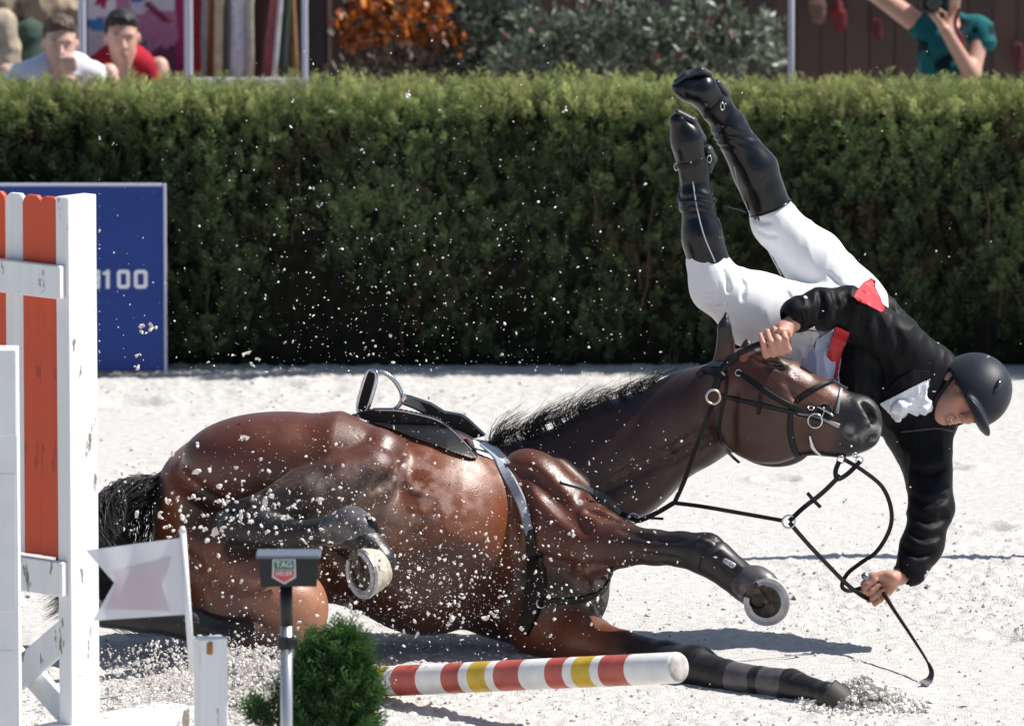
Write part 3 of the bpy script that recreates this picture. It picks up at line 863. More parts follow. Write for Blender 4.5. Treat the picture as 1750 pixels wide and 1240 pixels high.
# ------------------------------------------------------------------ mane and tail
m_hair = mat("black_hair", (.014, .013, .014), .42, .5)
r = np.random.default_rng(21)
lines = []; rad = []
crest = spline([(842, 772), (870, 757), (930, 735), (1000, 710), (1060, 685), (1120, 662), (1175, 645), (1200, 640)], 100)
for L in range(105):
    t = r.random()
    p = crest[int(t * 99)]
    Y0 = .66 + r.uniform(-.05, .06); tall = (1.05 - .45 * t) * r.uniform(.65, 1.15)
    if t > .72: tall *= .45
    lean = r.uniform(-.15, .35)
    for hgt in range(11):
        a = np.array([p[0] + r.normal(0, 4), p[1] + r.uniform(3, 10)])
        hl = 56 * tall * r.uniform(.6, 1.2); j = r.normal(0, 4, 2)
        path = [(a[0], a[1]), (a[0] - 9 + lean * 6, a[1] - hl * .38), (a[0] + 3 + j[0] * .5 + lean * 24, a[1] - hl * .75), (a[0] + 32 + j[0] + lean * 50, a[1] - hl * 1.05 + j[1])]
        sp = spline(path, 8); yy = Y0 + r.normal(0, .012) + np.linspace(0, r.uniform(-.05, .03), 8)
        lines.append(np.array([W(q[0], q[1], y) for q, y in zip(sp, yy)])); rad.append(.0013 * r.uniform(.7, 1.3))
for i in range(16):                                          # stray hairs
    p = crest[int(r.uniform(0, 99))]; x, y = p; s = r.uniform(.8, 1.5)
    sp = spline([(x, y + 4), (x - 6, y - 30 * s), (x + r.uniform(-10, 20), y - 62 * s)], 8)
    lines.append(np.array([W(q[0], q[1], .66) for q in sp])); rad.append(.0009)
V, F = strands_mesh(lines, rad)
mk("mane", V, F, m_hair, horse, smooth=True, kind="stuff")
lines = []; rad = []
dock = spline([(300, 830), (262, 828), (222, 836), (196, 856), (182, 885)], 50)
for i in range(2600):
    t = r.random() ** .8; p = dock[int(t * 49)]; sgn = r.uniform(-1, 1)
    x, y = p[0] + r.normal(0, 3), p[1] + r.uniform(-16, 12) * (1 - .3 * t); Y0 = .58 + r.uniform(-.09, .09)
    k = r.random()
    if k < .45:      # hangs behind the flag, ends swept to the right
        e = (r.uniform(168, 236) - (1 - t) * 2, r.uniform(930, 1040)); mid = (min(x, 225) - r.uniform(8, 45), (y + e[1]) / 2 - 28)
        path = [(x, y), (x - 22, y + r.uniform(-4, 10)), mid, e]
    elif k < .8:     # long hair to the ground on the left
        e = (r.uniform(70, 190), r.uniform(1000, 1062)); path = [(x, y), (x - 28, y + 6), ((x + e[0]) / 2 - 32, (y + e[1]) / 2 - 22), (e[0] + 30, e[1] - 26), e]
    else:            # under the lower leg towards the right
        e = (r.uniform(225, 330), r.uniform(1040, 1092)); path = [(x, y), (x - 25, y + 8), (x - 34 + r.normal(0, 8), y + 84), (e[0] - 50, e[1] - 34), e]
    sp = spline(path, 12); yy = np.linspace(Y0, Y0 - .22 + r.normal(0, .04), 12)
    L = np.array([W(q[0], q[1], yv) for q, yv in zip(sp, yy)]); L[:, 2] = np.maximum(L[:, 2], .012)
    lines.append(L); rad.append(.0021 * r.uniform(.7, 1.3))
V, F = strands_mesh(lines, rad)
mk("tail", V, F, m_hair, horse, smooth=True, kind="stuff")

# ------------------------------------------------------------------ tendon boots
m_boot = mat("boot_shell", (.020, .017, .018), .42, .4, vary=(30, .3), bump=(120, .2, .002))
m_boot_grey = mat("boot_shell_grey", (.085, .078, .082), .34, .55, vary=(25, .35))  # paler grey variant of the boot shell colour
m_blk_leather = mat("black_leather", (.007, .0065, .007), .42, .30, bump=(150, .25, .002), vary=(14, .3))
def sdf_obj(name, fn, h, material, parent, default=(.5, .5, .5), smooth_it=1, **kw):
    b = Body(h); fn(b); b.field(); p, q = b.mesh(smooth_it)
    return mk(name, p, q, material, parent, smooth=True, **kw)
def b1(b):
    b.pchain([(1222, 956, .0, 35), (1250, 978, -.03, 30), (1278, 1000, -.07, 31)], .01)
    b.pchain([(1214, 949, .02, 33), (1217, 952, .02, 33)], .01, sub=True)
tb = thing("tendon_boot", "dark tendon boot on the raised foreleg", "tendon boot", W(1250, 980, -.05), "tendon boots on the horse")
sdf_obj("shell", b1, .005, m_boot, tb)
def b1s(b): b.pchain([(1232, 951, -.075, 13), (1262, 975, -.105, 13)], .006, q=2.4)
sdf_obj("strap", b1s, .004, mat("black_strap", (.01, .01, .011), .5, .4), tb)
def b1m(b): b.pchain([(1240, 958, -.092, 6), (1254, 967, -.106, 6)], .004, q=2.5)
sdf_obj("strap_badge", b1m, .003, mat("pale_badge", (.42, .43, .45), .35, .5, vary=(120, .6)), tb)
def b1b(b): b.pchain([(1272, 996, -.075, 28), (1290, 998, -.11, 31), (1303, 1003, -.12, 30)], .02, q=1.15)
sdf_obj("bell_boot", b1b, .005, m_boot_grey, tb)
tb2 = thing("tendon_boot", "grey tendon boot on the foreleg stretched along the ground", "tendon boot", W(1300, 1165, -.4), "tendon boots on the horse")
def b2(b):
    b.pchain([(1236, 1156, -.30, 30), (1300, 1164, -.42, 26), (1350, 1171, -.50, 29)], .01)
sdf_obj("shell", b2, .005, m_boot_grey, tb2)
sdf_obj("rim", lambda b: b.pchain([(1240, 1156, -.31, 31.5), (1243, 1157, -.315, 31.5)], .004), .005, m_boot, tb2)
sdf_obj("rim", lambda b: b.pchain([(1352, 1171, -.50, 30.5), (1360, 1173, -.515, 28)], .004), .005, m_boot, tb2)
tb3 = thing("tendon_boot", "short dark fetlock boot on the raised hind leg", "fetlock boot", W(600, 900, -.2), "tendon boots on the horse")
def b3(b): b.pchain([(572, 905, -.18, 31), (600, 898, -.23, 34), (616, 906, -.26, 31)], .01)
sdf_obj("shell", b3, .005, m_boot_grey, tb3)
def b3s(b): b.pchain([(580, 884, -.235, 7), (590, 905, -.275, 7), (596, 925, -.25, 7)], .01); b.pchain([(618, 884, -.28, 5), (634, 893, -.29, 9), (642, 912, -.27, 9)], .01)
sdf_obj("strap", b3s, .004, m_blk_leather, tb3)

# ------------------------------------------------------------------ saddle
saddle = thing("saddle", "black leather jumping saddle on the fallen horse", "saddle", W(720, 730, .8))
V, F = surf_patch(HB, [(598, 710), (636, 699), (680, 699), (711, 705), (748, 714), (774, 733), (790, 749), (809, 770), (820, 782), (806, 783), (795, 780), (770, 771), (742, 760), (709, 749), (676, 735), (640, 724)], .022, .04, .52, wr=.004, wf=14)
FLAP = (V, F); mk("flap", V, F, m_blk_leather, saddle, smooth=True)
fo = [(683, 676), (700, 679), (735, 691), (758, 705), (786, 710), (798, 717), (828, 745), (806, 750), (788, 751), (765, 738), (740, 716), (704, 697)]
V = [W(*p, .66 + .0012 * (p[0] - 683) * .3) for p in fo] + [W(p[0] + 2, p[1] - 4, .84) for p in fo]; n_ = len(fo)
mk("far_flap", V, [tuple(range(n_))[::-1], tuple(range(n_, 2 * n_))] + [(i, (i + 1) % n_, (i + 1) % n_ + n_, i + n_) for i in range(n_)], m_blk_leather, saddle)
pp = MB(); pp.tube(lay(bvh_of(*FLAP), [(640, 701), (680, 702), (711, 708), (748, 718), (774, 737), (790, 753), (806, 769)], 30, .001)[0], .0026, 6); pp.build("piping", mat("pale_piping", (.30, .31, .34), .5, .4), saddle, smooth=True)
lt = MB(); L_ = spline([W(684, 682, .60), W(705, 690, .64), W(735, 704, .70)], 10); lt.ribbon(L_, [idir(.25, -.5, .8)] * 10, .042, .006); lt.build("stirrup_leather", m_blk_leather, saddle)
iron = MB(); YS = .58
iron.tube(spline([W(*p, YS) for p in [(636, 636), (652, 635), (670, 646), (683, 664), (687, 680), (681, 694), (665, 704), (645, 708), (624, 704)]], 40), .0085, 8)
iron.tube(spline([W(686, 672, YS), W(690, 679, YS), W(687, 688, YS)], 8), .011, 8)
m_chrome = mat("polished_steel", (.62, .62, .64), .18, .5, metal=1.0)
si = iron.build("stirrup_iron", m_chrome, saddle, smooth=True)
tr = MB(); a_, b_ = W(636, 640, YS - .03), W(619, 698, YS - .03); ex = unit(b_ - a_); ey = unit(np.cross(ex, idir(-.55, 0, .83))); ez = np.cross(ex, ey)
Lh = np.linalg.norm(b_ - a_) / 2 + .016
ring_pts = [(a_ + b_) / 2 + ex * (math.copysign(abs(math.cos(t)) ** .6, math.cos(t)) * Lh) + ey * (math.copysign(abs(math.sin(t)) ** .6, math.sin(t)) * .026) for t in np.linspace(0, 2 * math.pi, 41)]
tr.tube(ring_pts, .0075, 8, cap=False); tr.build("tread_frame", m_chrome, si, smooth=True)
tp = MB(); tp.box((a_ + b_) / 2, (Lh * 1.75, .04, .012), np.stack([ex, ey, ez], 1), bev=.004)
for i in range(7): tp.box((a_ + b_) / 2 + ex * (i - 3) * .018 + ez * .007, (.006, .034, .004), np.stack([ex, ey, ez], 1))
tp.build("tread", mat("black_rubber", (.012, .012, .013), .7, .3), si)
V, F = surf_patch(HB, [(806, 750), (830, 755), (852, 765), (866, 779), (873, 793), (852, 792), (838, 783), (815, 774)], .016, .02, .60, wr=.006, wf=40)
mk("saddle_pad", V, F, mat("white_quilt", (.66, .67, .72), .85, .2, bump=(90, .5, .004)), saddle, smooth=True)
def strap(bvh, pts, wpx, thick, n=30, off=.002, Y=.3, b=None):
    P, N = lay(bvh, pts, n, off, Y); b = b or MB()
    wd = np.interp(np.linspace(0, 1, n), np.linspace(0, 1, len(wpx)), wpx) * MPP(Y) if not np.isscalar(wpx) else wpx * MPP(Y)
    b.ribbon(P, N, wd, thick); return b
m_tack = mat("tack_leather", (.008, .007, .007), .45, .32, vary=(20, .35), bump=(140, .3, .002))
strap(HB, [(796, 752), (810, 768), (838, 776)], 9, .006).build("billet_loop", m_tack, saddle)
girth = strap(HB, [(818, 762), (848, 788), (872, 820), (890, 856), (900, 890), (906, 915)], [8, 18, 19, 18, 16, 18], .010, 40).build("girth", mat("grey_elastic", (.26, .29, .34), .7, .3, vary=(60, .15)), saddle)
strap(HB, [(905, 905), (914, 950), (917, 1000), (908, 1040), (893, 1078)], [18, 34, 40, 38, 30], .012, 40).build("girth_guard", m_tack, girth)

# ------------------------------------------------------------------ breastplate with martingale
bp = thing("breastplate", "black breastplate with martingale fork and rings on the bay horse", "breastplate", W(1060, 900, .2))
strap(HB, [(958, 823), (1000, 836), (1038, 853), (1062, 877)], [7, 13, 14, 9], .006).build("shoulder_strap", mat("grey_tack", (.055, .06, .068), .38, .5), bp)
strap(HB, [(1046, 968), (1040, 990), (1026, 1012), (985, 1025), (930, 1028)], [8, 9, 12, 12, 12], .006).build("chest_strap", m_tack, bp)
MY = .30
def free_strap(path, w, name, parent, nrm=None, material=None, n=40, thick=.004):
    b = MB(); P = spline([W(*p) for p in path], n); b.ribbon(P, [nrm if nrm is not None else idir(0, -.3, .9)] * n, w, thick); return b.build(name, material or m_tack, parent)
free_strap([(1062, 877, .40), (1078, 884, .36), (1092, 889, MY), (1122, 876, MY), (1153, 858, MY)], .019, "fork_strap", bp)
free_strap([(1153, 858, MY), (1172, 815, .31), (1195, 750, .33), (1210, 710, .33), (1218, 690, .34)], .017, "near_fork", bp)
free_strap([(1153, 859, MY), (1200, 865, MY), (1270, 877, MY - .02), (1337, 889, MY - .05)], .016, "far_fork", bp)
free_strap([(1085, 890, MY), (1105, 885, MY), (1134, 886, MY)], .010, "loose_strap_end", bp)
m_brass = mat("pale_brass", (.68, .60, .46), .28, .5, metal=.9)
rb = MB(); rb.ring(W(1219, 678, .335), idir(.15, 0, 1), 12 * MPP(.3), .0048); rb.build("ring", m_brass, bp, smooth=True)
rb = MB(); rb.ring(W(1348, 891, MY - .06), idir(.1, .1, 1), 11 * MPP(.3), .0036); rb.build("ring", mat("pale_steel", (.66, .65, .6), .25, .5, metal=.9), bp, smooth=True)
for bc, bn, bR, b_r in ((W(1082, 886, .34), idir(.2, .1, 1), 9, .004), (W(1044, 973, .2), idir(.6, 0, 1), 5, .002), (proj(HB, 925, 1030)[0] - FWD * .01, idir(.1, 0, 1), 8, .003)):
    rb = MB(); rb.ring(bc, bn, bR * MPP(.3), b_r); rb.build("buckle", m_chrome, bp, smooth=True)

# ------------------------------------------------------------------ bridle
br_ = thing("bridle", "black leather bridle with padded noseband and reins on the horse's head", "bridle", W(1300, 690, .3))
hand_Y = .42
P, N = lay(HB, [(1222, 668), (1230, 640), (1244, 620), (1262, 606)], 20, .004)
b = MB(); full = np.vstack([P, spline([P[-1], W(1276, 599, hand_Y + .01), W(1292, 591, hand_Y), W(1318, 584, hand_Y), W(1340, 578, hand_Y + .02)], 14)[1:]])
Nf = np.vstack([N, np.tile(idir(-.3, -.6, .6), (13, 1))]); b.ribbon(full, Nf, .027, .009); b.build("headpiece", m_blk_leather, br_)
b = strap(HB, [(1193, 643), (1208, 632), (1226, 636), (1238, 646)], [10, 16, 18, 12], .012); b.build("crown_pad", m_blk_leather, br_)
strap(HB, [(1214, 624), (1226, 622), (1240, 628)], [10, 13, 10], .010).build("crown_edge", mat("blue_grey_pad", (.05, .06, .085), .5, .4), br_)
strap(HB, [(1243, 632), (1241, 668), (1233, 705), (1229, 735), (1236, 760), (1250, 778), (1264, 790)], 6, .004, 40).build("throatlash", m_tack, br_)
strap(HB, [(1262, 636), (1285, 652), (1320, 676), (1360, 698), (1395, 712), (1418, 720)], [8, 9, 10, 10, 8, 7], .006, 40).build("cheekpiece", m_tack, br_)
strap(HB, [(1230, 675), (1265, 684), (1298, 691), (1345, 702), (1395, 714), (1434, 727)], [7, 8, 9, 8, 9, 8], .007, 40).build("cheek_rein", m_tack, br_)
strap(HB, [(1300, 672), (1299, 690), (1296, 707)], 6, .008, 10, .007).build("keeper", m_tack, br_)
strap(HB, [(1360, 686), (1378, 672), (1402, 659), (1424, 652), (1432, 651)], [9, 11, 11, 9, 7], .010).build("noseband", m_blk_leather, br_)
strap(HB, [(1424, 650), (1436, 658), (1448, 664)], 5, .006).build("noseband_top", mat("grey_tack", ), br_)
strap(HB, [(1438, 660), (1434, 680), (1430, 706)], 6, .006).build("flash_strap", mat("pale_grey_tack", (.20, .21, .23), .4, .5), br_)
strap(HB, [(1352, 700), (1350, 725), (1353, 752), (1362, 778)], [8, 10, 11, 10], .006).build("jaw_strap", m_blk_leather, br_)
strap(HB, [(1366, 776), (1390, 773), (1420, 776), (1446, 778)], [8, 9, 8, 7], .006).build("curb_strap", m_tack, br_)
c, n = proj(HB, 1411, 704); b = MB(); b.tube([c - n * .004, c + n * .007, c + n * .010], [.030, .030, .024], 20); b.build("bit_guard", mat("black_rubber"), br_, smooth=False)
b = MB(); c, n = proj(HB, 1393, 718); b.ring(c + n * .012, n, .026, .0036); b.build("bit_ring", m_chrome, br_, smooth=True)
for bx_, by_, bo, bR in ((1385, 701, .014, .010), (1262, 637, .004, .011)):
    b = MB(); c, n = proj(HB, bx_, by_); b.ring(c + n * bo, n, bR, .0028); b.build("buckle", mat("pale_steel"), br_, smooth=True)
b = MB(); P, N = lay(HB, [(1384, 742), (1386, 756), (1393, 768), (1404, 775)], 14, .006); b.tube(P, np.interp(np.arange(14), [0, 5, 13], [.004, .0095, .005]), 8); b.build("bit_shank", m_chrome, br_, smooth=True)
strap(HB, [(1364, 706), (1395, 713), (1434, 727)], [3, 4, 9], .006, 16, .008).build("bit_lever", mat("dull_steel", (.30, .31, .33), .3, .5, metal=.9), br_)
c, n = proj(HB, 1408, 700); b = MB(); b.tube(lay(HB, [(1398, 694), (1408, 702), (1424, 712)], 8, .014)[0], .004, 6); b.tube(lay(HB, [(1404, 713), (1410, 702), (1408, 694)], 8, .014)[0], .003, 6); b.build("bit_cheek", m_chrome, br_, smooth=True)
for bc, bR in ((W(1437, 785, .34), .014), (W(1469, 786, .33), .013), (W(1461, 777, .33), .009)):
    b = MB(); b.ring(bc, idir(.2, .2, 1), bR, .0028); b.build("rein_ring", m_chrome, br_, smooth=True)
# reins: bit -> martingale ring -> hand, and the loop to the hand
HAND2 = (1503, 1004, .46)
free_strap([(1434, 788, .33), (1428, 805, .32), (1432, 818, .31), (1450, 808, .32), (1470, 788, .33)], .018, "rein_coupling", br_)
free_strap([(1436, 812, .31), (1405, 842, .28), (1372, 868, .25), (1349, 890, .24)], .018, "rein", br_)
free_strap([(1349, 892, .24), (1380, 928, .28), (1415, 965, .34), (1450, 1000, .40), (1482, 1022, .45), (1500, 1022, .46)], .017, "rein", br_)
free_strap([(1442, 784, .33), (1475, 804, .34), (1508, 832, .36), (1523, 870, .37), (1520, 905, .38), (1498, 942, .40), (1470, 962, .41), (1448, 980, .42), (1439, 1000, .42), (1450, 1009, .43), (1475, 1004, .45), (1500, 1004, .46)], .016, "rein", br_, n=90)
free_strap([(1380, 842, .26), (1392, 856, .25), (1402, 866, .25)], .014, "rein_stop", br_, n=8, thick=.01)

# ================================================================== rider
def frame3(z, x):                                            # orthonormal: first axis z, second near x, third z x x
    z = unit(z); x = unit(np.asarray(x) - z * (np.asarray(x) @ z)); return z, x, np.cross(z, x)
def wrinkled(b, amp, freq, seed=3, stretch=(1, 1, 1), ridge=True, it=1):
    P, Q = b.mesh(it); N = b.normals()
    vol = np.einsum('ij,ij->i', P[Q[:, 0]] - P.mean(0), np.cross(P[Q[:, 2]] - P[Q[:, 0]], P[Q[:, 3]] - P[Q[:, 1]])).sum()
    if vol < 0: N = -N
    n = vnoise(P * freq * np.array(stretch) + .35 * np.sin(P[:, [1, 2, 0]] * freq * .7), seed)
    if ridge: n = (1 - np.abs(2 * n - 1)) ** 2 - .35
    else: n = n - .5
    b.P = P + N * amp * n[:, None]
    return b.P, Q
def fist(b, c, g, m, sc=1.0, col=None, thumb=1):
    """closed hand round a bar: c bar centre, g index->little finger along the bar, m wrist->knuckles"""
    g = unit(g); m = unit(np.asarray(m) - g * (np.asarray(m) @ g)); bk = np.cross(g, m) * thumb   # back of the hand
    def p(mm, bb, gg): return np.asarray(c) + sc * (m * mm + bk * bb + g * gg)
    for i in range(4):
        o = (i - 1.5) * .0212; L = (1.0, 1.08, 1.02, .86)[i]; rr = (.0093, .0097, .0093, .0084)[i] * sc
        K = p(.036 * L, .026, o); A = p(.050 * L, -.012, o * 1.02); B = p(.010, -.034 * L, o * 1.0); T = p(-.016, -.020, o * .96)
        b.cone(K, rr * 1.12, A, rr * 1.05, .006, col); b.cone(A, rr * 1.05, B, rr * .95, .004, col); b.cone(B, rr * .95, T, rr * .85, .004, col)
        b.cone(p(-.035, .018, o * .75), rr * 1.25, K, rr * 1.15, .014, col)
    b.ell(p(-.005, .016, .002), (.044 * sc, .016 * sc, .040 * sc), (m, bk, g), .015, col)
    b.cone(p(-.042, .010, -.018), .017 * sc, p(-.008, -.006, -.045), .0135 * sc, .014, col)
    b.cone(p(-.008, -.006, -.045), .0130 * sc, p(.022, -.026, -.043), .0112 * sc, .006, col)
    b.cone(p(.022, -.026, -.043), .0110 * sc, p(.034, -.036, -.024), .0090 * sc, .005, col)
    return p(-.055, .010, .0)
SKIN = (.50, .255, .185)
RIDER_BASE = W(1540, 640, .85)
rider = thing("person", "rider in black jacket, white breeches and black helmet thrown head first over the horse", "person", (RIDER_BASE[0], RIDER_BASE[1], 0))
FIST1 = W(1321, 583, .415); FIST2 = W(*HAND2)
rb_ = Body(.0046)
# head frame
HU, HF, HS = frame3(idir(.90, -.36, .10), idir(.20, .62, .74))
if HS @ UPV < 0: HS = -HS
HC0 = W(1652, 670, .76)
HK = 1.2
def hp(u, f, s): return HC0 + HK * (HU * u + HF * f + HS * s)
rb_.ell(hp(.015, -.008, 0), (HK * .105, HK * .096, HK * .076), (HU, HF, HS), .02)
rb_.ell(hp(-.055, .028, 0), (HK * .068, HK * .062, HK * .058), (HU, HF, HS), .03)
rb_.cone(hp(-.100, .060, 0), HK * .022, hp(-.108, .064, .0), HK * .022, .03)                       # chin
rb_.cone(hp(-.085, .02, .045), HK * .016, hp(-.105, .058, .008), HK * .016, .03); rb_.cone(hp(-.085, .02, -.045), HK * .016, hp(-.105, .058, -.008), HK * .016, .03)
rb_.cone(hp(.005, .088, 0), HK * .008, hp(-.032, .108, 0), HK * .0125, .014)                        # nose
rb_.cone(hp(-.036, .100, .010), HK * .008, hp(-.036, .100, -.010), HK * .008, .008)
rb_.cone(hp(-.066, .090, .016), HK * .0062, hp(-.064, .095, 0), HK * .0068, .006); rb_.cone(hp(-.066, .090, -.016), HK * .0062, hp(-.064, .095, 0), HK * .0068, .006)
rb_.cone(hp(-.080, .088, .014), HK * .0065, hp(-.080, .093, 0), HK * .0075, .006); rb_.cone(hp(-.080, .088, -.014), HK * .0065, hp(-.080, .093, 0), HK * .0075, .006)
for sg in (1, -1):
    rb_.ell(hp(-.022, .066, sg * .040), (HK * .022, HK * .018, HK * .022), (HU, HF, HS), .02)            # cheek
    rb_.cone(hp(.022, .086, sg * .014), HK * .009, hp(.020, .074, sg * .046), HK * .008, .012)      # brow
    rb_.ell(hp(-.018, -.012, sg * .079), (HK * .032, HK * .018, HK * .009), (HU + .25 * HF, HF, HS), .008)
rb_.cone(hp(-.07, -.03, 0), HK * .052, W(1555, 690, .83), .058, .03)                            # neck
# torso, arms, legs under the clothes
rb_.cone(W(1555, 690, .84), .12, W(1450, 565, .92), .12, .06)
rb_.cone(W(1590, 640, .82), .065, W(1445, 528, .63), .048, .05); rb_.cone(W(1445, 528, .63), .046, W(1372, 540, .51), .036, .03)
rb_.cone(W(1578, 745, .77), .07, W(1588, 868, .63), .048, .05); rb_.cone(W(1588, 868, .63), .046, W(1556, 968, .52), .034, .03)
rb_.cone(W(1440, 530, .98), .10, W(1318, 372, .95), .055, .05); rb_.cone(W(1318, 372, .95), .052, W(1226, 192, .90), .036, .03)
rb_.cone(W(1400, 570, .86), .11, W(1216, 482, .70), .062, .05); rb_.cone(W(1216, 482, .70), .052, W(1187, 296, .72), .036, .03)
rb_.cone(W(1226, 192, .90), .034, W(1170, 150, .85), .02, .03); rb_.cone(W(1187, 296, .72), .034, W(1162, 215, .69), .02, .03)
g1 = unit(W(1292, 590, .42) - W(1345, 576, .43)); w1 = fist(rb_, FIST1, g1, idir(-.36, .30, .86), 1.25, None, thumb=-1)
rb_.cone(w1, .026, W(1340, 562, .455), .028, .02); rb_.cone(W(1340, 562, .455), .028, W(1376, 538, .51), .037, .02)
g2 = unit(W(1530, 1048, .44) - W(1480, 986, .45)); w2 = fist(rb_, FIST2, g2, idir(-.86, .05, -.35), 1.12, None, thumb=1)
rb_.cone(w2, .024, W(1538, 985, .49), .027, .02); rb_.cone(W(1538, 985, .49), .027, W(1558, 965, .52), .036, .02)
# mouth and eyes
rb_.cone(hp(-.0725, .097, .014), .0042, hp(-.0725, .097, -.014), .0042, .003, sub=True)
for sg in (1, -1): rb_.ell(hp(.004, .086, sg * .032), (.012, .014, .02), (HU, HF, HS), .008, sub=True)
rb_.field(); RP, RQ = rb_.mesh(1)
RC = np.tile(np.array(SKIN), (len(RP), 1)) * (.85 + .3 * fbm(RP * 30, 2, 4))[:, None]
def rpaint(c, rad, col, amt):
    w = np.clip(1.4 - np.linalg.norm(RP - c, axis=1) / rad, 0, 1)[:, None] * amt; RC[:] = RC * (1 - np.minimum(w, 1)) + np.array(col) * np.minimum(w, 1)
rpaint(hp(-.03, .09, .03), .03, (.56, .20, .15), .6); rpaint(hp(-.03, .09, -.03), .03, (.56, .20, .15), .6); rpaint(hp(-.073, .093, 0), .013, (.42, .13, .12), .7)
rpaint(hp(-.075, .02, .06), .045, (.36, .22, .18), .5); rpaint(hp(-.02, -.005, .07), .022, (.62, .25, .2), .5)
rpaint(hp(.0, .03, .068), .02, (.05, .035, .03), .6)
rpaint(FIST1, .07, (.56, .30, .22), .6)
m_skin = mat("skin", attr=True, rough=.48, spec=.4, sss=.12, bump=(240, .12, .002))
body = mk("body", RP, RQ, m_skin, rider, smooth=True, cols=RC)
for sg in (1, -1):
    V, F = small_ell(hp(.004, .080, sg * .032), (.0138, .0138, .0138), (HU, HF, HS), 8)
    mk("eye", V, F, mat("person_eye", (.10, .075, .06), .2, .5), body, smooth=True)
tt = MB(); tt.tube([hp(-.0715, .0955, .009), hp(-.0715, .0985, 0), hp(-.0715, .0955, -.009)], .0022, 6); tt.build("teeth", mat("teeth", (.75, .72, .66), .3, .5), body)
# breeches
m_white = mat("white_breeches", (.78, .78, .80), .80, .25, bump=(420, .25, .0015), sheen=.1)
bb = Body(.006)
bb.pchain([(1452, 520, .99, 62), (1388, 444, .97, 52), (1325, 380, .95, 39), (1306, 335, .94, 32)], .03)
bb.pchain([(1398, 574, .85, 82), (1292, 530, .77, 64), (1224, 488, .70, 44), (1207, 445, .70, 35)], .03)
bb.pchain([(1400, 575, .86, 74), (1448, 545, .94, 70)], .06)
bb.field()
for cp in ([(1236, 462), (1243, 480), (1244, 498)], [(1262, 468), (1272, 488), (1268, 512)], [(1287, 372), (1300, 379), (1318, 379)], [(1296, 394), (1310, 402), (1326, 402)], [(1342, 498), (1366, 520), (1388, 528)], [(1416, 468), (1436, 488), (1450, 496)], [(1330, 478), (1346, 500), (1352, 520)], [(1198, 500), (1212, 506), (1226, 502)], [(1210, 522), (1226, 526), (1240, 520)]): crease(bb, cp, [.5, random.uniform(1.0, 2.0), .5], .016, -.001)
P, Q = wrinkled(bb, .0040, 17, 8, (1, 1, .6), it=1); BRP, BRQ = P.copy(), Q.copy(); br_o = mk("breeches", P, Q, m_white, rider, smooth=True)
seam = MB(); bvB = bvh_of(P, Q)
seam.tube(lay(bvB, [(1290, 360), (1305, 410), (1335, 470)], 20, .0)[0], .0025, 5); seam.build("seam", m_white, br_o)
strap(bvB, [(1222, 480), (1228, 500), (1240, 520), (1262, 545)], 3, .0015, 16, 0, .7).build("seam", m_white, br_o)
# shirt, with buttons
m_shirt = mat("pale_blue_shirt", (.52, .58, .76), .8, .2, bump=(300, .2, .002))
sb = Body(.0055); sb.pchain([(1410, 575, .73, 28), (1404, 615, .71, 32), (1412, 655, .71, 34)], .03); sb.pchain([(1392, 600, .71, 24), (1396, 640, .70, 26)], .03)
sb.field(); P, Q = wrinkled(sb, .010, 17, 12, (1.6, 1, .5)); shirt = mk("shirt", P, Q, m_shirt, rider, smooth=True)
mat("grey_white_cloth", (.66, .66, .70), .85, .2)
# jacket
m_jacket = mat("black_wool", (.0042, .0044, .0060), .55, .14, sheen=.02, bump=(500, .2, .001))
jb = Body(.0062)
jb.pchain([(1478, 592, .88, 62), (1545, 662, .84, 84), (1584, 702, .81, 60)], .05)
jb.pchain([(1592, 642, .82, 52), (1530, 588, .74, 46), (1450, 531, .63, 39)], .03)
jb.pchain([(1446, 527, .62, 38), (1402, 528, .56, 34), (1362, 537, .51, 30)], .025)
jb.pchain([(1572, 742, .78, 60), (1586, 800, .70, 40), (1591, 866, .63, 37), (1576, 930, .56, 34), (1556, 974, .51, 28)], .03)
jb.pchain([(1494, 497, .99, 9), (1512, 530, .97, 22), (1535, 570, .94, 36)], .03)
jb.pchain([(1440, 640, .84, 26), (1500, 690, .82, 40)], .05); jb.pchain([(1476, 584, .76, 30), (1464, 612, .73, 32), (1456, 652, .72, 34), (1500, 680, .76, 40)], .04)
jb.pchain([(1352, 545, .495, 20), (1366, 537, .51, 23)], .004, sub=True); jb.pchain([(1545, 985, .50, 19), (1557, 968, .52, 22)], .004, sub=True)
jb.field()
for cp in ([(1424, 498), (1432, 520), (1428, 546)], [(1444, 503), (1452, 528), (1446, 556)], [(1470, 518), (1478, 545), (1472, 572)], [(1500, 540), (1508, 566), (1504, 590)], [(1530, 560), (1540, 590), (1534, 612)], [(1558, 800), (1585, 808), (1612, 800)], [(1555, 846), (1580, 858), (1614, 850)], [(1558, 878), (1588, 892), (1618, 884)], [(1554, 906), (1578, 918), (1606, 914)], [(1545, 935), (1570, 946), (1592, 944)], [(1400, 500), (1406, 520), (1402, 548)]): crease(jb, cp, [.5, random.uniform(1.2, 2.6), .5], .024, -.002)
P, Q = wrinkled(jb, .0062, 21, 21, (1.35, .5, .62), it=2); jk = mk("jacket", P, Q, m_jacket, rider, smooth=True); bvJ = bvh_of(P, Q); bvC = bvh_of(np.vstack([BRP, P]), np.vstack([BRQ, Q + len(BRP)]))
def cuff(c, ax, R, r, name="cuff"): b = MB(); b.ring(c, ax, R, r, 24, 8); b.build(name, m_jacket, jk, smooth=True)
cuff(W(1359, 540, .503), unit(W(1402, 528, .56) - W(1359, 540, .503)), 27 * MPP(.5), .006)
cuff(W(1553, 980, .507), unit(W(1576, 930, .56) - W(1553, 980, .507)), 25.5 * MPP(.5), .006)
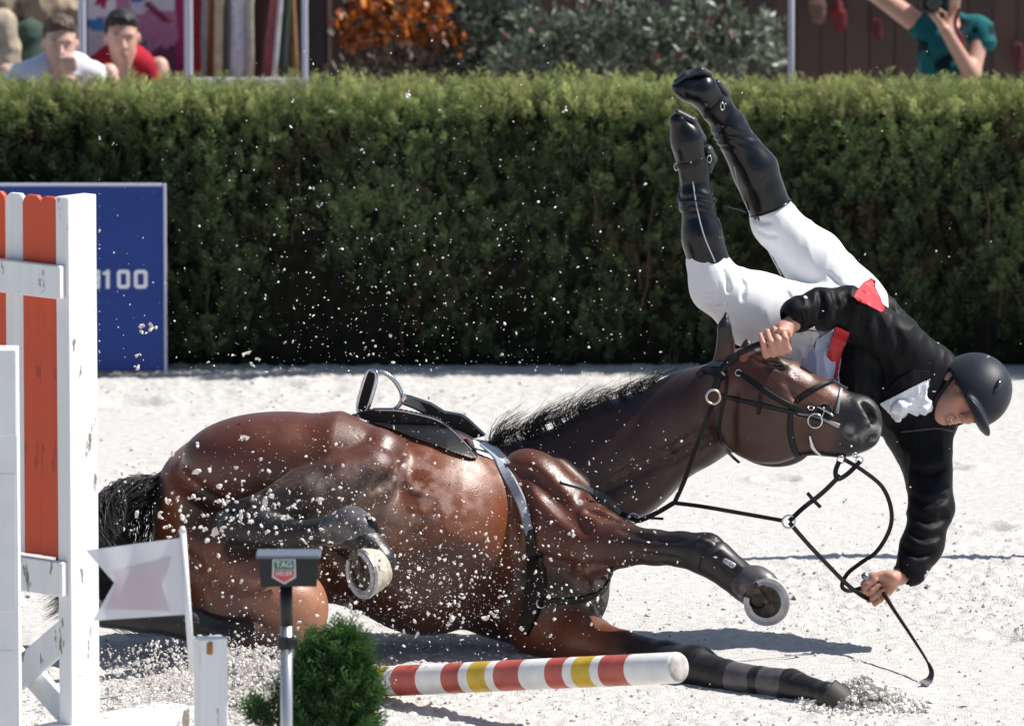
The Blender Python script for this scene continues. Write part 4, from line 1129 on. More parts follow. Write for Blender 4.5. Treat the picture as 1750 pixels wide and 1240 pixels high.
for bx_, by_ in ((1376, 509), (1584, 978), (1581, 984)):
    c, n = proj(bvJ, bx_, by_)
    if c is not None: b = MB(); b.tube([c, c + n * .005], [.0085, .0075], 10); b.build("button", mat("black_button"), jk)
strap(bvJ, [(1512, 672), (1540, 655), (1565, 645), (1590, 640)], [4, 22, 26, 12], .006, 20, .0, .75).build("lapel", m_jacket, jk)
strap(bvJ, [(1540, 738), (1570, 735), (1605, 732), (1632, 738)], 3, .002, 20, .001, .75).build("seam", mat("seam_edge", (.05, .05, .055), .6), jk)
m_red = mat("red_lining", (.60, .035, .045), .55, .35, bump=(60, .4, .004))
def lining(pts, q): b = Body(.005); b.pchain(pts, .01, q=q); b.field(); P, Q = wrinkled(b, .004, 26, 5); mk("lining", P, Q, m_red, jk, smooth=True)
def cloth_patch(name, poly, off, thick, m, parent, bv=None, Ym=.95, wr=.006, wf=26, seed=1, even=3):
    V, F = surf_patch(bv or bvC, poly, off, thick, Ym, wr=wr, wf=wf, seed=seed, even=even); return mk(name, V, F, m, parent, smooth=True)
cloth_patch("lining", [(1457, 505), (1468, 490), (1478, 480), (1488, 474), (1498, 479), (1497, 490), (1506, 508), (1517, 538), (1489, 524), (1464, 513)], .095, .010, m_red, jk, wr=.014, wf=34, even=30)
cloth_patch("lining", [(1428, 556), (1454, 568), (1443, 592), (1436, 618), (1431, 652), (1413, 652), (1410, 620), (1418, 588)], .040, .008, m_red, jk, wr=.006, even=20)
cloth_patch("shirt_front", [(1394, 580), (1428, 558), (1420, 588), (1413, 622), (1418, 656), (1400, 650), (1388, 620)], .016, .008, m_shirt, shirt, wr=.014, wf=30, seed=4)
cloth_patch("breeches_flap", [(1345, 592), (1362, 570), (1392, 556), (1402, 572), (1388, 596), (1387, 618), (1400, 650), (1372, 640), (1350, 620)], .012, .008, MATS["grey_white_cloth"], br_o, wr=.012, wf=24, seed=6)
for bx_, by_ in ((1386, 592), (1376, 617), (1391, 606)):
    c, n = proj(bvC, bx_, by_); c = c - np.array([0, .030, 0]); b = MB(); b.tube([c, c + np.array([0, -.006, 0])], [.0068, .006], 10); b.build("button", mat("black_button"), br_o)
# stock tie
m_stock = mat("white_stock", (.80, .81, .86), .8, .2, bump=(200, .2, .002))
cloth_patch("collar", [(1501, 690), (1528, 676), (1560, 660), (1590, 646), (1588, 661), (1577, 684), (1578, 699), (1569, 713), (1553, 706), (1546, 714), (1527, 717), (1516, 704)], .008, .010, m_stock, rider, bvJ, wr=.009, wf=30, seed=3)
cb = Body(.0045); cb.pchain([(1550, 690, .645, 8), (1540, 694, .640, 10), (1530, 700, .64, 8)], .012, q=1.3); cb.pchain([(1540, 700, .65, 9), (1534, 712, .65, 8)], .01, q=1.4); cb.pchain([(1570, 672, .68, 15), (1578, 694, .68, 13), (1574, 706, .69, 8)], .02)
cb.field(); P, Q = wrinkled(cb, .007, 40, 33, (1, 1, 1)); mk("stock_tie", P, Q, m_stock, rider, smooth=True)
# helmet
m_helm = mat("helmet_velvet", (.009, .0125, .022), .5, .3, sheen=.06, bump=(600, .3, .001), vary=(16, .25))
hl = Body(.005); hw = unit(HU - .16 * HF)
hl.ell(hp(.022, .004, 0), (HK * .120, HK * .128, HK * .104), (HU, HF, HS), .01)
hl.ell(hp(.010, .120, 0), (HK * .017, HK * .050, HK * .082), (HU - .30 * HF, HF + .30 * HU, HS), .02)
hl.ell(hp(-.014, 0, 0) - hw * 1.0, (1.0, 1.0, 1.0), (HU, HF, HS), .008, sub=True)
hl.ell(hp(-.01, .0, 0), (HK * .098, HK * .106, HK * .085), (HU, HF, HS), .008, sub=True)
hl.field(); P, Q = hl.mesh(1); helm = mk("helmet", P, Q, m_helm, rider, smooth=True); bvH = bvh_of(P, Q)
strap(bvH, [(1624, 640), (1628, 670), (1634, 700), (1646, 724)], 4, .003, 20, .001, .75).build("rim", mat("helmet_rim", (.09, .10, .12), .4, .5), helm)
strap(bvH, [(1640, 676), (1652, 700), (1666, 722)], [5, 16, 4], .002, 14, .001, .75).build("panel", mat("helmet_panel", (.03, .032, .036), .35, .5), helm)
c, n = proj(bvH, 1705, 658)
if c is not None:
    b = MB(); ee = unit(np.cross(n, np.cross(idir(-.55, .83, 0), n))); b.tube([c - ee * .03 - n * .004, c - ee * .012 + n * .002, c + ee * .012 + n * .002, c + ee * .03 - n * .004], [.004, .010, .010, .004], 8); b.build("vent", mat("glossy_dark", (.012, .016, .026), .2, .6), helm, smooth=True)
c, n = proj(bvH, 1643, 702)
if c is not None: b = MB(); b.tube([c, c + n * .003], [.007, .006], 12); b.build("badge", mat("pale_badge"), helm)
b = MB(); P = spline([hp(-.0, .0, .090), hp(-.05, .03, .082), hp(-.10, .052, .052), hp(-.128, .066, .0), hp(-.10, .052, -.052), hp(-.05, .03, -.082), hp(0, 0, -.09)], 40)
N = np.array([unit(p - hp(-.04, .0, 0)) for p in P]); b.ribbon(P, N, .017, .005); b.build("chin_strap", mat("black_webbing", (.011, .011, .013), .7, .3), helm)
# hair at the temple
b = Body(.004); b.ell(hp(-.0, .018, .073), (.026, .024, .012), (HU, HF, HS), .01); b.field(); P, Q = wrinkled(b, .004, 90, 3); mk("hair", P, Q, mat("dark_brown_hair", (.03, .02, .015), .6), rider, smooth=True)
# boots
m_boots = mat("polished_black_leather", (.0035, .004, .006), .26, .34, coat=.15, coat_rough=.10, vary=(10, .2))
m_sole2 = mat("boot_sole", (.03, .03, .034), .45, .5, vary=(30, .4))
def riding_boot(chain, foot, top_c, top_ax, top_r, sole, heel, strap_px, buckle_px, seam_px, seed):
    b = Body(.0055); b.pchain(chain, .025); b.pchain(foot, .025); b.field()
    # creases at the ankle
    P, Q = b.mesh(1); N = b.normals()
    vol = np.einsum('ij,ij->i', P[Q[:, 0]] - P.mean(0), np.cross(P[Q[:, 2]] - P[Q[:, 0]], P[Q[:, 3]] - P[Q[:, 1]])).sum()
    if vol < 0: N = -N
    ank = W(*chain[-1][:3]); ax = unit(W(*chain[-2][:3]) - ank); t = (P - ank) @ ax
    w = np.exp(-((t - .06) / .10) ** 2)
    wob = vnoise(P * 9, seed) * 5
    P = P + N * (.0024 * w * np.sin(t * 80 + wob * 5) + .007 * (vnoise(P * 16, seed + 2) - .5))[:, None]
    o = mk("boot", P, Q, m_boots, rider, smooth=True); bv = bvh_of(P, Q)
    s = MB(); s.ring(W(*top_c), top_ax, top_r * MPP(.8), .004, 28, 8); s.build("boot_top", m_boots, o, smooth=True)
    s = Body(.005); s.pchain(sole[0], .008, q=sole[1]); s.field(); p_, q_ = s.mesh(1); mk("sole", p_, q_, m_sole2, o, smooth=True)
    s = Body(.005); s.pchain(heel[0], .006, q=heel[1]); s.field(); p_, q_ = s.mesh(1); mk("heel", p_, q_, m_sole2, o, smooth=True)
    for sp in strap_px: strap(bv, sp, 9, .005, 24, .001, .8).build("spur_strap", m_blk_leather, o)
    for bxy in buckle_px:
        c, n = proj(bv, *bxy)
        if c is None: c, n = W(bxy[0], bxy[1], chain[-1][2] - .03), -FWD
        s = MB(); s.ring(c + n * .007, n, .013, .0028, 18, 6, sx=.62); s.build("buckle", mat("pale_steel"), o, smooth=True)
    if seam_px: s = MB(); s.tube(lay(bv, seam_px, 24, .0)[0], .0028, 6); s.build("seam", mat("pale_seam", (.35, .36, .38), .4, .5), o)
    return o
riding_boot([(1314, 350, .94, 37), (1290, 290, .93, 37), (1248, 222, .91, 29), (1224, 186, .90, 24)], [(1224, 184, .90, 25), (1198, 154, .87, 27), (1172, 152, .85, 19), (1158, 150, .84, 9)],
            (1316, 355, .94), unit(W(1290, 290, .93) - W(1316, 355, .94)), 37, ([(1156, 141, .84, 6), (1172, 129, .85, 7), (1198, 121, .86, 8), (1212, 127, .87, 6)], .45), ([(1226, 142, .90, 7), (1240, 160, .92, 8)], .5),
            [[(1205, 200), (1225, 183), (1238, 168)]], [(1233, 182)], [(1255, 285), (1262, 315), (1272, 345)], 3)
riding_boot([(1214, 460, .70, 36), (1199, 402, .70, 34), (1190, 342, .71, 28), (1187, 304, .72, 25)], [(1186, 288, .72, 27), (1174, 238, .70, 28), (1160, 208, .68, 16)],
            (1215, 463, .70), unit(W(1199, 402, .70) - W(1215, 463, .70)), 36, ([(1158, 192, .68, 6), (1184, 206, .70, 7), (1200, 238, .71, 8)], .45), ([(1210, 256, .73, 9), (1216, 272, .74, 10), (1211, 290, .74, 7)], .5),
            [[(1157, 284), (1180, 282), (1204, 272)]], [(1156, 285), (1212, 272)], [(1184, 310), (1190, 350), (1202, 400), (1222, 448)], 9)
b = MB(); b.tube(spline([W(1247, 351, .93), W(1262, 354, .92), W(1276, 361, .92)], 8), [.008, .010, .010, .010, .009, .009, .008, .006], 8); b.build("spur", mat("black_leather"), rider, smooth=True)
# whip in the lower hand
whip = thing("riding_whip", "thin black riding whip in the rider's lower hand, its flap bent towards the sand", "whip", W(1530, 1060, .4))
P = spline([W(1480, 986, .45), W(1503, 1004, .46), W(1528, 1042, .30), W(1560, 1090, .06), W(1578, 1118, -.08), W(1588, 1136, -.17)], 50)
b = MB(); b.tube(P, np.interp(np.linspace(0, 1, 50), [0, .3, .42, .9, 1], [.0085, .0085, .007, .0045, .004]), 10); b.build("shaft", m_blk_leather, whip, smooth=True)
b = MB(); b.tube([W(1474, 980, .45), W(1477, 983, .45), W(1483, 989, .45), W(1486, 992, .45)], [.009, .0135, .0135, .009], 14); b.build("knob", mat("dull_steel"), whip, smooth=True)
b = MB(); P = spline([W(1587, 1133, -.16), W(1592, 1148, -.23), W(1588, 1160, -.30), W(1577, 1169, -.34)], 14); b.ribbon(P, [idir(-.3, -.1, 1)] * 14, np.linspace(.012, .036, 14), .003); b.build("flap", m_blk_leather, whip)

# ================================================================== fallen pole
m_pw = mat("pole_white", (.76, .76, .74), .42, .45, vary=(14, .12), bump=(40, .15, .003))
m_pr = mat("pole_red", (.46, .095, .070), .42, .45, vary=(14, .2), bump=(40, .15, .003))
m_py = mat("pole_yellow", (.60, .40, .035), .42, .45, vary=(14, .2), bump=(40, .15, .003))
m_pe = mat("pole_end_grain", (.46, .43, .40), .8, .2, vary=(30, .3), bump=(50, .5, .004))
pA = W(1160, 1140, -1.45); pB = W(690, 1162, -.60); pdir = unit(pA - pB); pB2 = pB - pdir * .42
pole = thing("jump_pole", "striped red, yellow and white jump pole lying loose beneath the horse", "jump pole", (float((pA[0] + pB[0]) / 2), float((pA[1] + pB[1]) / 2), 0))
Lp = np.linalg.norm(pA - pB2); Rp = 26.5 * MPP(-.9)
def px_to_t(px): return (px - pix(pB2[None])[0][0]) / (pix(pA[None])[0][0] - pix(pB2[None])[0][0]) * Lp
edges = [(1160, 'w')]
per = 177.0
for k in range(12):
    o = -k * per
    edges += [(1086 + o, 'r'), (1043 + o, 'w'), (1029 + o, 'y'), (998 + o, 'w'), (983 + o, 'r'), (953 + o, 'w')]
ts = [(px_to_t(e), c) for e, c in edges if px_to_t(e) > 0]
segs = []
for i, (t, c) in enumerate(ts): segs.append((ts[i + 1][0] if i + 1 < len(ts) else 0.0, t, c))
fr_u = unit(np.cross(pdir, [0, 0, 1])); fr_w = np.cross(fr_u, pdir); NS = 40
V = []; F = []; MI = []; cuts = []
for t0, t1, c in segs:
    n_ = 1
    cuts.append((t0, t1, {'w': 0, 'r': 1, 'y': 2}[c]))
cuts = cuts[::-1]
rings = [cuts[0][0]] + [c[1] for c in cuts]
rings[-1] = Lp - .012
def ring_at(t, R): return [pB2 + pdir * t + R * (math.cos(2 * math.pi * k / NS) * fr_u + math.sin(2 * math.pi * k / NS) * fr_w) for k in range(NS)]
for t in rings: V += ring_at(t, Rp)
for i in range(len(rings) - 1):
    for k in range(NS): F.append((i * NS + k, i * NS + (k + 1) % NS, (i + 1) * NS + (k + 1) % NS, (i + 1) * NS + k)); MI.append(cuts[i][2])
b0 = len(V); V += ring_at(Lp - .003, Rp * .97); V += ring_at(Lp, Rp * .90)
for j in (0, 1):
    a0 = (len(rings) - 1) * NS if j == 0 else b0
    for k in range(NS): F.append((a0 + k, a0 + (k + 1) % NS, b0 + j * NS + (k + 1) % NS, b0 + j * NS + k)); MI.append(0)
F.append(tuple(range(NS))[::-1]); MI.append(0)
mk("shaft", V, F, [m_pw, m_pr, m_py], pole, smooth=True, mat_idx=MI)
V = [pB2 + pdir * (Lp + .010)]; F = []
for j, (rr, h) in enumerate(((.35, .0095), (.7, .007), (.92, .002), (.93, -.002))): V += ring_at(Lp + h, Rp * rr)
for k in range(NS): F.append((0, 1 + k, 1 + (k + 1) % NS))
for j in range(3):
    for k in range(NS): F.append((1 + j * NS + k, 1 + (j + 1) * NS + k, 1 + (j + 1) * NS + (k + 1) % NS, 1 + j * NS + (k + 1) % NS))
mk("end_cap", V, F, m_pe, pole, smooth=True)

# ================================================================== wooden wing of the jump
def painted(name, col, seed, chip=(.25, .2, .16)):
    """old painted wood: brush streaks along z, chips down to the timber"""
    if name in MATS: return MATS[name]
    m = bpy.data.materials.new(name); m.use_nodes = True; nt = m.node_tree; b = nt.nodes["Principled BSDF"]
    tc = nt.nodes.new("ShaderNodeTexCoord"); mp = nt.nodes.new("ShaderNodeMapping"); mp.inputs["Scale"].default_value = (38, 38, 2.2); mp.inputs["Location"].default_value = (seed, seed, 0)
    n = nt.nodes.new("ShaderNodeTexNoise"); n.inputs["Scale"].default_value = 1; n.inputs["Detail"].default_value = 5
    nt.links.new(tc.outputs["Object"], mp.inputs[0]); nt.links.new(mp.outputs[0], n.inputs["Vector"])
    mp2 = nt.nodes.new("ShaderNodeMapping"); mp2.inputs["Scale"].default_value = (16, 16, 4.5); mp2.inputs["Location"].default_value = (seed * 3, 0, seed)
    n2 = nt.nodes.new("ShaderNodeTexNoise"); n2.inputs["Scale"].default_value = 1; n2.inputs["Detail"].default_value = 8; n2.inputs["Roughness"].default_value = .65
    nt.links.new(tc.outputs["Object"], mp2.inputs[0]); nt.links.new(mp2.outputs[0], n2.inputs["Vector"])
    cr = nt.nodes.new("ShaderNodeValToRGB"); cr.color_ramp.elements[0].position = .615; cr.color_ramp.elements[1].position = .645
    nt.links.new(n2.outputs[0], cr.inputs[0])
    mr = nt.nodes.new("ShaderNodeMapRange"); mr.inputs["To Min"].default_value = .86; mr.inputs["To Max"].default_value = 1.1; nt.links.new(n.outputs[0], mr.inputs[0])
    sc = nt.nodes.new("ShaderNodeVectorMath"); sc.operation = 'SCALE'; sc.inputs[0].default_value = col; nt.links.new(mr.outputs[0], sc.inputs["Scale"])
    mx = nt.nodes.new("ShaderNodeMix"); mx.data_type = 'RGBA'; nt.links.new(cr.outputs[0], mx.inputs[0]); nt.links.new(sc.outputs[0], mx.inputs[6]); mx.inputs[7].default_value = (*chip, 1)
    nt.links.new(mx.outputs[2], b.inputs["Base Color"]); b.inputs["Roughness"].default_value = .48
    bp_ = nt.nodes.new("ShaderNodeBump"); bp_.inputs["Strength"].default_value = .5; bp_.inputs["Distance"].default_value = .003
    sb_ = nt.nodes.new("ShaderNodeMath"); sb_.operation = 'SUBTRACT'; nt.links.new(n.outputs[0], sb_.inputs[0]); nt.links.new(cr.outputs[0], sb_.inputs[1]); nt.links.new(sb_.outputs[0], bp_.inputs["Height"]); nt.links.new(bp_.outputs[0], b.inputs["Normal"])
    MATS[name] = m; return m
m_wood_w = painted("white_painted_wood", (.80, .80, .80), 1)
m_wood_w2 = painted("white_painted_wood_side", (.80, .80, .80), 4)
m_wood_r = painted("orange_red_painted_wood", (.62, .070, .018), 2, (.40, .05, .02))
WY = -1.6
wd_ = unit((-.743, .669, 0)); wf = unit((-.669, -.743, 0)); wz = np.array([0, 0, 1.0])
corner = W(118, 700, WY); corner[2] = 0
RW = np.stack([wd_, wf, wz], 1)
def wz_at(py): return float(W(118, py, WY)[2])
wing = thing("jump_wing", "white wooden jump wing with orange and white pickets at the left edge", "jump wing", corner)
def wbox(name, d0, d1, f0, f1, z0, z1, material, parent=wing, bev=.004):
    b = MB(); b.box(corner + wd_ * (d0 + d1) / 2 + wf * (f0 + f1) / 2 + wz * (z0 + z1) / 2, (d1 - d0, abs(f1 - f0), z1 - z0), RW, bev=bev)
    return b.build(name, material, parent)
top_z = wz_at(338)
wbox("post", 0, .060, -.140, 0, .0, top_z, m_wood_w)
wbox("post", .86, .92, -.140, 0, 0, top_z - .02, m_wood_w)
wbox("rail", .012, .93, .001, .030, wz_at(511), wz_at(454), m_wood_w)
wbox("rail", .012, .93, .001, .030, wz_at(1019), wz_at(960), m_wood_w)
wbox("foot", -.06, .10, -.55, .30, -.03, .10, m_wood_w); wbox("foot", .82, .98, -.55, .30, -.03, .10, m_wood_w)
def picket_mesh(material):
    w, t, h = .081, .018, wz_at(341) - wz_at(957)
    prof = [(-w / 2, 0), (w / 2, 0), (w / 2, h - .030), (w / 2 - .006, h - .012), (w / 2 - .02, h), (-w / 2 + .02, h), (-w / 2 + .006, h - .012), (-w / 2, h - .030)]
    n = len(prof); V = [(x, t / 2, z) for x, z in prof] + [(x, -t / 2, z) for x, z in prof]
    F = [tuple(range(n)), tuple(range(2 * n - 1, n - 1, -1))] + [(i, i + n, (i + 1) % n + n, (i + 1) % n) for i in range(n)]
    return mesh_data("picket", V, F, material)
pk = {'r': picket_mesh(m_wood_r), 'w': picket_mesh(m_wood_w)}
for i, c in enumerate("rrwrrwrrw"):
    o = bpy.data.objects.new("picket", pk[c])
    p = corner + wd_ * (.060 + .044 + i * .0845) + wf * (-.022) + wz * wz_at(957)
    o.location = p; o.rotation_euler = (0, random.uniform(-.004, .004), math.atan2(wd_[1], wd_[0]) + math.pi * 0 + .10)
    link(o, wing)
def wbrace(name, pa, pb_, wid, f):
    a = corner + wd_ * pa[0] + wz * pa[1] + wf * f; b_ = corner + wd_ * pb_[0] + wz * pb_[1] + wf * f
    ax = unit(b_ - a); side = np.cross(wf, ax); b = MB(); b.box((a + b_) / 2, (np.linalg.norm(b_ - a), .024, wid), np.stack([ax, wf, side], 1), bev=.003)
    return b.build(name, m_wood_w, wing)
wbrace("brace", (.06, wz_at(1085)), (.60, .02), .10, -.05); wbrace("brace", (.03, .06), (.62, wz_at(1060)), .09, -.09)

# the second, nearer wing of which only the end post shows
wing2 = thing("jump_wing", "plain white slotted post of a nearer jump wing cut by the left edge", "jump wing", W(0, 900, -2.5) * np.array([1, 1, 0]))
m_w3 = mat("smooth_white_paint", (.80, .80, .82), .5, .4, vary=(8, .05), bump=(30, .2, .002))
Y2 = -2.5
def slab(name, x0, x1, y0, y1, Yf, Yb, material, parent):
    a = W(x0, y0, Yf); b_ = W(x1, y1, Yf); b = MB()
    z1 = a[2]; z0 = max(b_[2], -.02) if y1 < 5000 else -.02
    b.box(((a[0] + b_[0]) / 2, (Yf + Yb) / 2, (z0 + z1) / 2), (abs(b_[0] - a[0]), abs(Yb - Yf), z1 - z0), bev=.003); return b.build(name, material, parent)
slab("upright", 29, 37, 597, 9999, Y2, Y2 + .10, m_w3, wing2)
for (ya, yb) in ((597, 745), (808, 1046), (1110, 1330)): slab("panel", -80, 28.6, ya, yb, Y2 - .002, Y2 + .098, m_w3, wing2)
slab("panel", -80, 28.6, 1390, 9999, Y2 - .002, Y2 + .098, m_w3, wing2)
slab("back_board", -80, 28.6, 597, 9999, Y2 + .099, Y2 + .115, painted("grey_weathered_wood", (.45, .43, .42), 7), wing2)

# ================================================================== marker post with flag
FY = -3.4
fpost = thing("marker_post", "short white wooden post with flaking paint holding the flag", "post", W(362, 1100, FY) * np.array([1, 1, 0]))
a_ = math.radians(24); px_d = np.array([math.cos(a_), -math.sin(a_) * -1, 0]); px_d = unit((math.cos(a_), math.sin(a_) * -1, 0))
c_ = W(360, 1100, FY); zt = float(W(360, 1088, FY)[2])
b = MB(); b.box((c_[0], c_[1], zt / 2 - .01), (.095, .060, zt + .02), np.array([[math.cos(-a_ * 1.0), -math.sin(-a_), 0], [math.sin(-a_), math.cos(-a_), 0], [0, 0, 1]]).T, bev=.004)
b.build("timber", painted("flaking_white_paint", (.80, .80, .82), 11, (.30, .17, .07)), fpost)
b = MB(); b.box((c_[0] - .012, c_[1] - .032, zt - .03), (.040, .012, .045), None, bev=.005); 
rusty = b.build("bare_patch", mat("bare_brown_wood", (.30, .15, .05), .8, .2, vary=(40, .5)), fpost)
flag = thing("marker_flag", "small white swallowtail flag with a faint pink shape on a thin white rod", "flag", W(330, 1130, FY - .05))
b = MB(); b.tube([W(312, 906, FY - .06), W(329, 1150, FY - .06)], .0105, 12); b.tube([W(311.5, 899, FY - .06), W(312, 908, FY - .06)], [.006, .013], 12); b.build("rod", mat("white_plastic", (.78, .78, .80), .35, .5), flag, smooth=True)
def flag_patch(left, right, Yo, name, material, n=18, wave=.012):
    """cloth between a left and a right outline (pixels from top to bottom), with gentle folds"""
    V = []; L = np.array(left, float); R_ = np.array(right, float); m = 25
    Ls = np.stack([np.interp(np.linspace(0, 1, m), np.linspace(0, 1, len(L)), L[:, k]) for k in (0, 1)], 1); Rs = np.stack([np.interp(np.linspace(0, 1, m), np.linspace(0, 1, len(R_)), R_[:, k]) for k in (0, 1)], 1)
    for i in range(m):
        for j in range(n):
            x, y = Rs[i] + (Ls[i] - Rs[i]) * j / (n - 1); k = (325 - x) / 170
            V.append(W(x, y, FY - .06 + Yo + wave * k * 1.4 * math.sin(k * 6.5 + y * .012) - .02 * k))
    F = [(i * n + j, i * n + j + 1, (i + 1) * n + j + 1, (i + 1) * n + j) for i in range(m - 1) for j in range(n - 1)]
    return mk(name, V, F, material, flag, smooth=True)
flag_patch([(147, 940), (195, 995), (159, 1060)], [(313, 918), (318, 985), (323, 1049)], 0, "cloth", mat("white_flag_cloth", (.72, .72, .76), .8, .2, trans=.3))
flag_patch([(194, 977), (199, 995), (180, 1040)], [(294, 950), (276, 1000), (290, 1044)], -.004, "pink_shape", mat("pink_flag_cloth", (.70, .60, .65), .8, .2, trans=.3))

# ================================================================== timing sensor
TY = -3.4
ts_ = thing("timing_sensor", "black timing sensor box with a shield logo on a silver pole", "sensor", W(490, 1100, TY) * np.array([1, 1, 0]))
mp_ = MPP(TY)
def tW(px, py, d=0): return W(px, py, TY + d)
m_tblk = mat("black_plastic", (.012, .013, .016), .45, .4, bump=(200, .15, .001))
f4 = [(441, 948), (546, 948), (541, 1002), (446, 1002)]
V = [tW(*p, -.06) for p in f4] + [tW(*p, .05) for p in f4]
b = MB(); b.add(V, [(3, 2, 1, 0), (4, 5, 6, 7), (0, 1, 5, 4), (1, 2, 6, 5), (2, 3, 7, 6), (3, 0, 4, 7)]); box_ = b.build("case", m_tblk, ts_)
b = MB(); b.box(tW(493.5, 946, -.005), (111 * mp_, .135, .010), bev=.003); b.build("lid", mat("blue_grey_plastic", (.10, .115, .15), .3, .5), ts_)
b = MB(); b.tube([tW(489, 1003), tW(489, 1068)], 11 * mp_, 18); b.build("socket", m_tblk, ts_, smooth=True)
zb = tW(489, 1068); 
b = MB(); b.tube([zb, np.array([zb[0], zb[1], .0])], 10.5 * mp_, 18); b.build("pole", mat("grey_aluminium", (.45, .46, .49), .35, .5, metal=.7), ts_, smooth=True)
b = MB(); b.tube([tW(488, 1086), tW(488, 1107)], 14.5 * mp_, 18); b.box(tW(500, 1096, -.02), (.03, .03, .02)); b.build("clamp", m_tblk, ts_)
b = MB()
for k in range(3):
    a = k * 2.094 + .5; b.tube([np.array([zb[0], zb[1], .12]), np.array([zb[0] + .22 * math.cos(a), zb[1] + .22 * math.sin(a), .0])], .008, 8)
b.build("tripod_base", m_tblk, ts_)
def poly(name, pts, d, material, parent):
    V = [tW(*p, d) for p in pts]; return mk(name, V, [tuple(range(len(pts)))[::-1]], material, parent)
poly("logo_frame", [(466, 955), (505, 955), (506, 986), (486, 998), (465, 986)], -.063, mat("logo_white", (.62, .63, .63), .4, .4), box_)
poly("logo_green", [(468.5, 957.5), (502.5, 957.5), (502.8, 972), (468.2, 972)], -.0645, mat("logo_green", (.02, .17, .12), .4, .4), box_)
poly("logo_red", [(468.2, 973.5), (502.8, 973.5), (503.2, 984.5), (485.7, 995), (467.8, 984.5)], -.0645, mat("logo_red", (.62, .09, .11), .4, .4), box_)
def text_mesh(txt, name, size_px, at, material, parent, wscale=1.0, d=-.066, Yp=TY, bold=0.0):
    cu = bpy.data.curves.new(name, 'FONT'); cu.body = txt; cu.size = 1.0; cu.align_x = 'CENTER'; cu.align_y = 'CENTER'; cu.offset = bold
    o = bpy.data.objects.new(name, cu); COL.objects.link(o)
    bpy.context.view_layer.update()
    me = bpy.data.meshes.new_from_object(o.evaluated_get(bpy.context.evaluated_depsgraph_get()))
    vs_ = np.array([v.co[:] for v in me.vertices]); fs = [tuple(p.vertices) for p in me.polygons]
    bpy.data.objects.remove(o); bpy.data.curves.remove(cu); bpy.data.meshes.remove(me)
    m = MPP(Yp) * size_px; c = W(at[0], at[1], Yp + d)
    V = [c + RGT * v[0] * m * wscale + np.array([0, 0, 1.0]) * v[1] * m for v in vs_]
    return mk(name, V, fs, material, parent)
text_mesh("TAG", "logo_text", 14.5, (485.5, 964.5), mat("logo_white"), box_, 1.0, -.0665, bold=.02)
text_mesh("HEUER", "logo_text", 11, (485.5, 979.5), mat("logo_white"), box_, .86, -.0665, bold=.015)

# ================================================================== little conifer in front
BY = -3.1
shrub = thing("conifer_shrub", "small bright green conifer shrub at the bottom edge beside the sensor pole", "shrub", W(570, 1220, BY) * np.array([1, 1, 0]))
r = np.random.default_rng(8); roots = []; dirs = []; 
lobes = [(570, 1185, 46, 62), (588, 1150, 28, 50), (548, 1160, 26, 46), (528, 1212, 30, 40), (606, 1210, 28, 52), (465, 1234, 30, 22), (572, 1268, 56, 48), (590, 1118, 12, 26), (556, 1122, 9, 18)]
for lx, ly, lrx, lry in lobes:
    n_ = int(lrx * lry * .22)
    for i in range(n_):
        a = r.uniform(0, 2 * math.pi); q = r.random() ** .4; ph = r.uniform(-1, 1)
        roots.append(W(lx + lrx * q * math.cos(a), ly + lry * q * math.sin(a) * .95, BY + ph * lrx * mp_ * math.sqrt(max(0, 1 - q * q)) + r.normal(0, .01)))
        dirs.append((math.cos(a) * .5 + r.normal(0, .25), -.3 * ph + r.normal(0, .3), .8 + r.normal(0, .2)))
roots = np.array(roots); dirs = np.array(dirs); keep = roots[:, 2] > .01; roots = roots[keep]; dirs = dirs[keep]; n_ = len(roots)
bb2 = r.uniform(.6, 1.4, n_)[:, None]
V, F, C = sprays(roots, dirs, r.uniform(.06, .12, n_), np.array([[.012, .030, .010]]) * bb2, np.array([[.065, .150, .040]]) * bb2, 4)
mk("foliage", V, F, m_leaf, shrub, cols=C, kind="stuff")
b = MB(); base_ = W(572, 1220, BY); b.tube([(base_[0], BY, 0), (base_[0] + .01, BY, .2), W(590, 1120, BY)], [.016, .012, .004], 7); b.build("trunk", mat("shrub_bark", (.10, .065, .045), .9, .2), shrub)

# ================================================================== blue board by the hedge
DY = HEDGE_Y - .28
m_blue = mat("blue_board", (.010, .042, .230), .55, .35, vary=(3, .08), bump=(60, .1, .002))
board = thing("advertising_board", "blue advertising board with white digits standing before the hedge", "board", W(140, 633, DY) * np.array([1, 1, 0]))
a0, a1 = W(-160, 319, DY), W(280, 634, DY); zt, zb_ = a0[2], max(a1[2], .0)
b = MB(); b.box(((a0[0] + a1[0]) / 2, DY + .02, (zt + zb_) / 2), (a1[0] - a0[0], .03, zt - zb_)); b.build("panel", m_blue, board)
m_alu = mat("pale_frame", (.42, .45, .58), .45, .5)
b = MB(); b.box((a1[0] + .008, DY + .02, (zt + zb_) / 2), (.012, .045, zt - zb_ + .02), bev=.003); b.build("frame", m_alu, board)
b = MB(); b.box(((a0[0] + a1[0]) / 2 - .002, DY + .02, zt + .006), (a1[0] - a0[0] - .004, .045, .010)); b.build("frame", m_alu, board)
m_dig = mat("white_digits", (.74, .76, .80), .5, .4)
def bar(b, x0, y0, x1, y1):
    b.add([W(x0, y0, DY + .002), W(x0, y1, DY + .002), W(x1, y1, DY + .002), W(x1, y0, DY + .002)], [(0, 1, 2, 3)])
